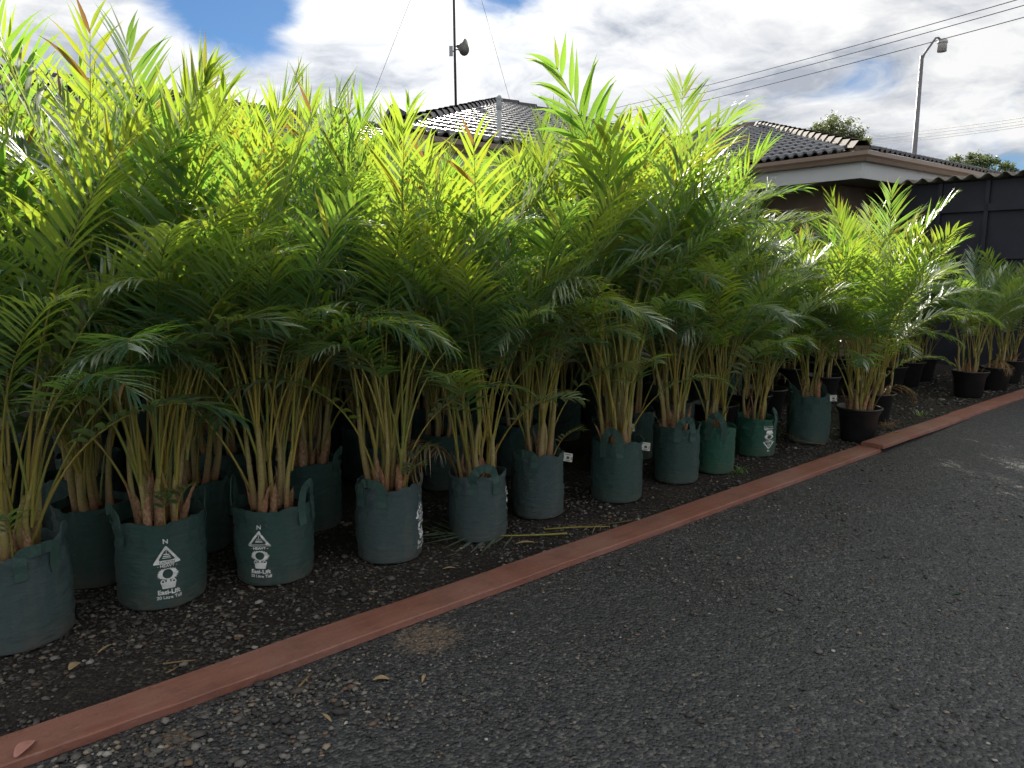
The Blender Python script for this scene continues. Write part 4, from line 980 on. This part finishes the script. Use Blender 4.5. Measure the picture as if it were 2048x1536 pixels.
# rows behind
tag(bag_palm(dict(x=1.70, y=3.58, d=.31, h=.36, m='bag', hd=[(70, .05, .3, 0)], pr=-48, g=dict(ncane=8, nf=3, hmul=1.08, low=1)), 71), 'palm in a shaded printed bag behind the logo bag with upright straps', 'potted palm', 'palms in the second row')
tag(bag_palm(dict(x=3.72, y=3.22, d=.29, h=.36, m='bag', pr=-12, tg=35, g=dict(ncane=7, nf=3, hmul=1.08, low=0)), 72), 'palm in a printed, tagged bag half hidden between two front bags', 'potted palm', 'palms in the second row')
PROTO = [Bag(.150, .35, 90 + k) for k in range(3)]; PB = []
for k, bg_ in enumerate(PROTO):
    b_ = bg_.build(M['bag'], None); PB.append((b_, b_.data)); bpy.data.objects.remove(b_)
PB = [m for _, m in PB]
def back_palm(x, y, seed, label, group, hm, pot=False, **g):
    r = random.Random(seed); t = empty('potted_palm', (x, y, 0))
    if pot: o = obj('plant_pot', POT, t); z = .25
    else: o = obj('grow_bag', PB[seed % 3], t); o.rotation_euler = (0, 0, r.uniform(0, 6)); z = .32
    s_ = obj('soil', POTSOIL, t); s_.location = (0, 0, z - .25); s_.scale = (.9, .9, 1) if not pot else (1, 1, 1)
    g.setdefault('ncane', 6); g.setdefault('nf', 4)
    grow(t, z, .09, seed, hmul=hm, low=r.randint(0, 2), detail=False, **g)
    tag(t, label, 'potted palm', group)
rb = random.Random(77)
def hrow(x, y): return palm_scale(x, y, 12) * rb.uniform(.93, 1.04)
sd_ = 200
ROW2 = [(.15, 'behind the blue grey unprinted bag'), (.62, 'between the unprinted bag and the bag with drooping straps'), (1.12, 'behind the dark bag whose logo sits left of centre'), (2.22, 'behind the faded bag with its logo on the edge'), (2.72, 'behind the creased bag with the dead frond'), (3.16, 'behind the scuffed bag with a folded strap'), (4.18, 'behind the plain dark bag and small bright bag'), (4.62, 'behind the gap between the two bright green bags'), (5.16, 'behind the low bag with the upside down logo'), (5.72, 'behind the ribbed green bag'), (6.2, 'behind the bushy palm in the black round pot')]
for x, where in ROW2:
    sd_ += 1; back_palm(x + rb.uniform(-.08, .08), 3.62 + rb.uniform(-.08, .1) - (.2 if x > 4 else 0), sd_, 'shaded palm standing ' + where, 'palms in the second row', hrow(x, 3.6), pot=x > 5)
for ry, x0, x1 in ((4.12, .25, 6.6), (4.62, .35, 6.4), (5.15, .45, 6.0), (5.7, .5, 6.6), (6.25, .6, 6.6), (6.9, .6, 4.6), (7.6, .7, 3.6)):
    x = x0
    while x < x1:
        sd_ += 1; back_palm(x + rb.uniform(-.12, .12), ry + rb.uniform(-.1, .1), sd_, 'palm deep in the shaded rows, only its crown and stems showing', 'palms in the rear rows', hrow(x, ry))
        x += .56
for x, y in ((7.3, 3.55), (8.05, 3.5), (8.62, 3.42), (9.2, 3.45), (9.75, 3.5), (7.0, 4.05), (7.65, 4.1), (8.3, 4.0), (8.95, 4.05), (9.6, 4.1), (6.75, 4.6), (7.3, 4.65), (7.9, 4.6), (8.5, 4.6), (9.1, 4.65), (6.7, 5.2), (7.4, 5.2), (8.1, 5.2), (8.8, 5.25)):
    sd_ += 1; back_palm(x, y, sd_, 'smaller shaded palm in a black pot behind the gap in the front row', 'palms in black pots at the back', palm_scale(x, y, 10) * rb.uniform(.92, 1.0), pot=True)

# ------------------------------------------------------------------ litter on the ground
def lying(kind_idx, loc, az, roll, sc_, label, cat='frond', tiltup=0.0, dead=False):
    me, st = kind_idx; o = obj('fallen_frond', me); R_ = Matrix.Rotation(az, 3, 'Z') @ Matrix.Rotation(radians(90 - tiltup), 3, 'Y') @ Matrix.Rotation(roll, 3, 'Z')
    o.matrix_world = Matrix.Translation(loc) @ R_.to_4x4() @ Matrix.Diagonal((sc_, sc_, sc_, 1)); obj('stalk', st, o); return tag(o, label, cat)
flat1 = frond(900, .66, .42, radians(0), radians(8), 10, .27, .017, .05, .02, sr=.006)
lying(flat1, (2.60, 2.55, .016), atan2(.26, -.42), pi, 1.0, 'green palm frond lying on the gravel in front of the creased bag')
flat2 = frond(901, .36, .30, radians(0), radians(12), 7, .12, .006, .05, .05, sr=.004, dead=True)
lying(flat2, (3.02, 2.47, .012), atan2(.08, -.3), pi, 1.0, 'small dried frond lying against the long timber board')
flat3 = frond(902, .42, .45, radians(0), radians(25), 8, .14, .007, .05, .05, sr=.004, dead=True)
lying(flat3, (5.52, 2.62, .014), atan2(.16, -.55), pi, 1.0, 'straw coloured dead frond leaning at the foot of the ribbed bag', tiltup=8)
def stick(pts, r_, label, m='straw', name='twig'):
    b = MB(); b.tube(pts, r_, 5); tag(b.build(name, M[m], None, True), label, 'twig')
stick([(2.57, 2.69, .008), (2.70, 2.60, .012), (2.85, 2.485, .012)], [.004, .004, .003], 'thin green stalk lying beside the fallen green frond', 'stalk', 'fallen_stalk')
stick([(.655, 2.58, .008), (.70, 2.555, .010), (.745, 2.525, .012)], [.003, .003, .002], 'short brown twig behind the long board near the logo bags')
stick([(.63, 2.455, .038), (.665, 2.49, .024), (.69, 2.53, .006)], [.0015, .003, .002], 'dry sliver propped on the back edge of the long board')
stick([(.905, 2.09, .008), (.95, 2.14, .010), (1.01, 2.185, .008)], [.002, .005, .002], 'pale dry leaf blade curved on the asphalt by the board')
stick([(.60, 2.19, .008), (.62, 2.15, .007)], [.0015, .0015], 'tiny dark twig beside the sandy spot on the asphalt')
stick([(6.0, 2.38, .064), (6.1, 2.36, .066), (6.14, 2.33, .064), (6.06, 2.31, .060), (5.97, 2.33, .062)], [.003] * 5, 'curled brown root lying on the board beside the black pot', 'straw', 'root')
def leaflet(loc, az, L, wd, bend_, m, label):
    b = MB(); n = 7; vs = []; fs = []
    for i in range(n + 1):
        s = i / n; ww = wd * sin(pi * min(.98, .06 + s * .92)) ** .8 * .5; z = .004 + bend_ * sin(pi * s) * .5
        vs += [(s * L - L / 2, ww, z + ww * .35), (s * L - L / 2, 0, z), (s * L - L / 2, -ww, z + ww * .35)]
    for i in range(n): a = 3 * i; fs += [(a, a + 1, a + 4, a + 3), (a + 1, a + 2, a + 5, a + 4)]
    b.add(vs, fs); o = b.build('fallen_leaf', M[m], None, True); o.location = loc; o.rotation_euler = (0, 0, az); tag(o, label, 'leaf')
leaflet((1.17, 2.00, .003), -.6, .055, .024, .012, 'dryleaf', 'curled tan dead leaf on the asphalt below the long board')
leaflet((1.282, 1.915, .003), .75, .05, .012, .014, 'dryleaf', 'narrow brown leaf scrap standing beside the curled tan leaf')
leaflet((.935, 1.927, .003), 1.6, .055, .011, .006, 'dryleaf', 'slim orange brown leaf sliver on open asphalt')
leaflet((.423, 2.765, .003), .7, .05, .034, .008, 'dryleaf', 'roundish grey dead leaf on the soil before the blue grey bag')
leaflet((.215, 2.30, .034), .8, .075, .04, .012, 'pinkleaf', 'pinkish red leaf resting on the end of the long board')
leaflet((1.89, 2.60, .003), -.5, .06, .016, .008, 'dryleaf', 'pale straw leaf fragment on the gravel by the faded bag')
leaflet((.53, 2.83, .003), .6, .07, .012, .006, 'dryleaf', 'thin bent straw blade on dark soil left of the logo bag')
leaflet((3.343, .983, .003), -.3, .075, .011, .004, 'leaf', 'small fresh green leaf alone on the open asphalt')
leaflet((2.36, 2.60, .006), -.55, .10, .022, .010, 'dryleaf', 'straw coloured sheath lying across the fallen green frond')
b = MB(); r_ = random.Random(9)
for k in range(46):
    a = r_.uniform(0, 6.28); q0 = Vector((r_.gauss(0, .05), r_.gauss(0, .035), r_.uniform(.004, .05))); dd = Vector((cos(a), sin(a), r_.uniform(-.1, .25))) * r_.uniform(.03, .09)
    b.tube([q0, q0 + dd * .5 + Vector((0, 0, .012)), Vector((q0.x + dd.x, q0.y + dd.y, max(.004, q0.z + dd.z * .3)))], [.0018, .0018, .001], 4)
o = b.build('straw_clump', M['straw']); o.location = (6.52, 2.56, 0); tag(o, 'small clump of matted straw beside the board and black pots', 'straw')
def weed(loc, seed, label):
    r_ = random.Random(seed); b = MB()
    for k in range(30):
        a = r_.uniform(0, 6.28); l_ = r_.uniform(.04, .10); q0 = Vector((r_.gauss(0, .02), r_.gauss(0, .02), 0)); dd = Vector((cos(a) * .6, sin(a) * .6, 1)).normalized(); s_ = Vector((-sin(a), cos(a), 0)) * .003
        m_ = q0 + dd * l_ * .6; e_ = q0 + dd * l_ * .9 + Vector((cos(a), sin(a), -.3)) * l_ * .35
        b.add([q0 - s_, q0 + s_, m_ + s_, m_ - s_, e_], [(0, 1, 2, 3), (3, 2, 4)])
    o = b.build('weed_tuft', M['leaf']); o.location = loc; tag(o, label, 'weed')
weed((4.33, 2.64, 0), 3, 'small green weed tuft at the foot of the bright green bag')
weed((7.35, 2.62, 0), 4, 'low weed tuft on the soil in the gap between the black pots')
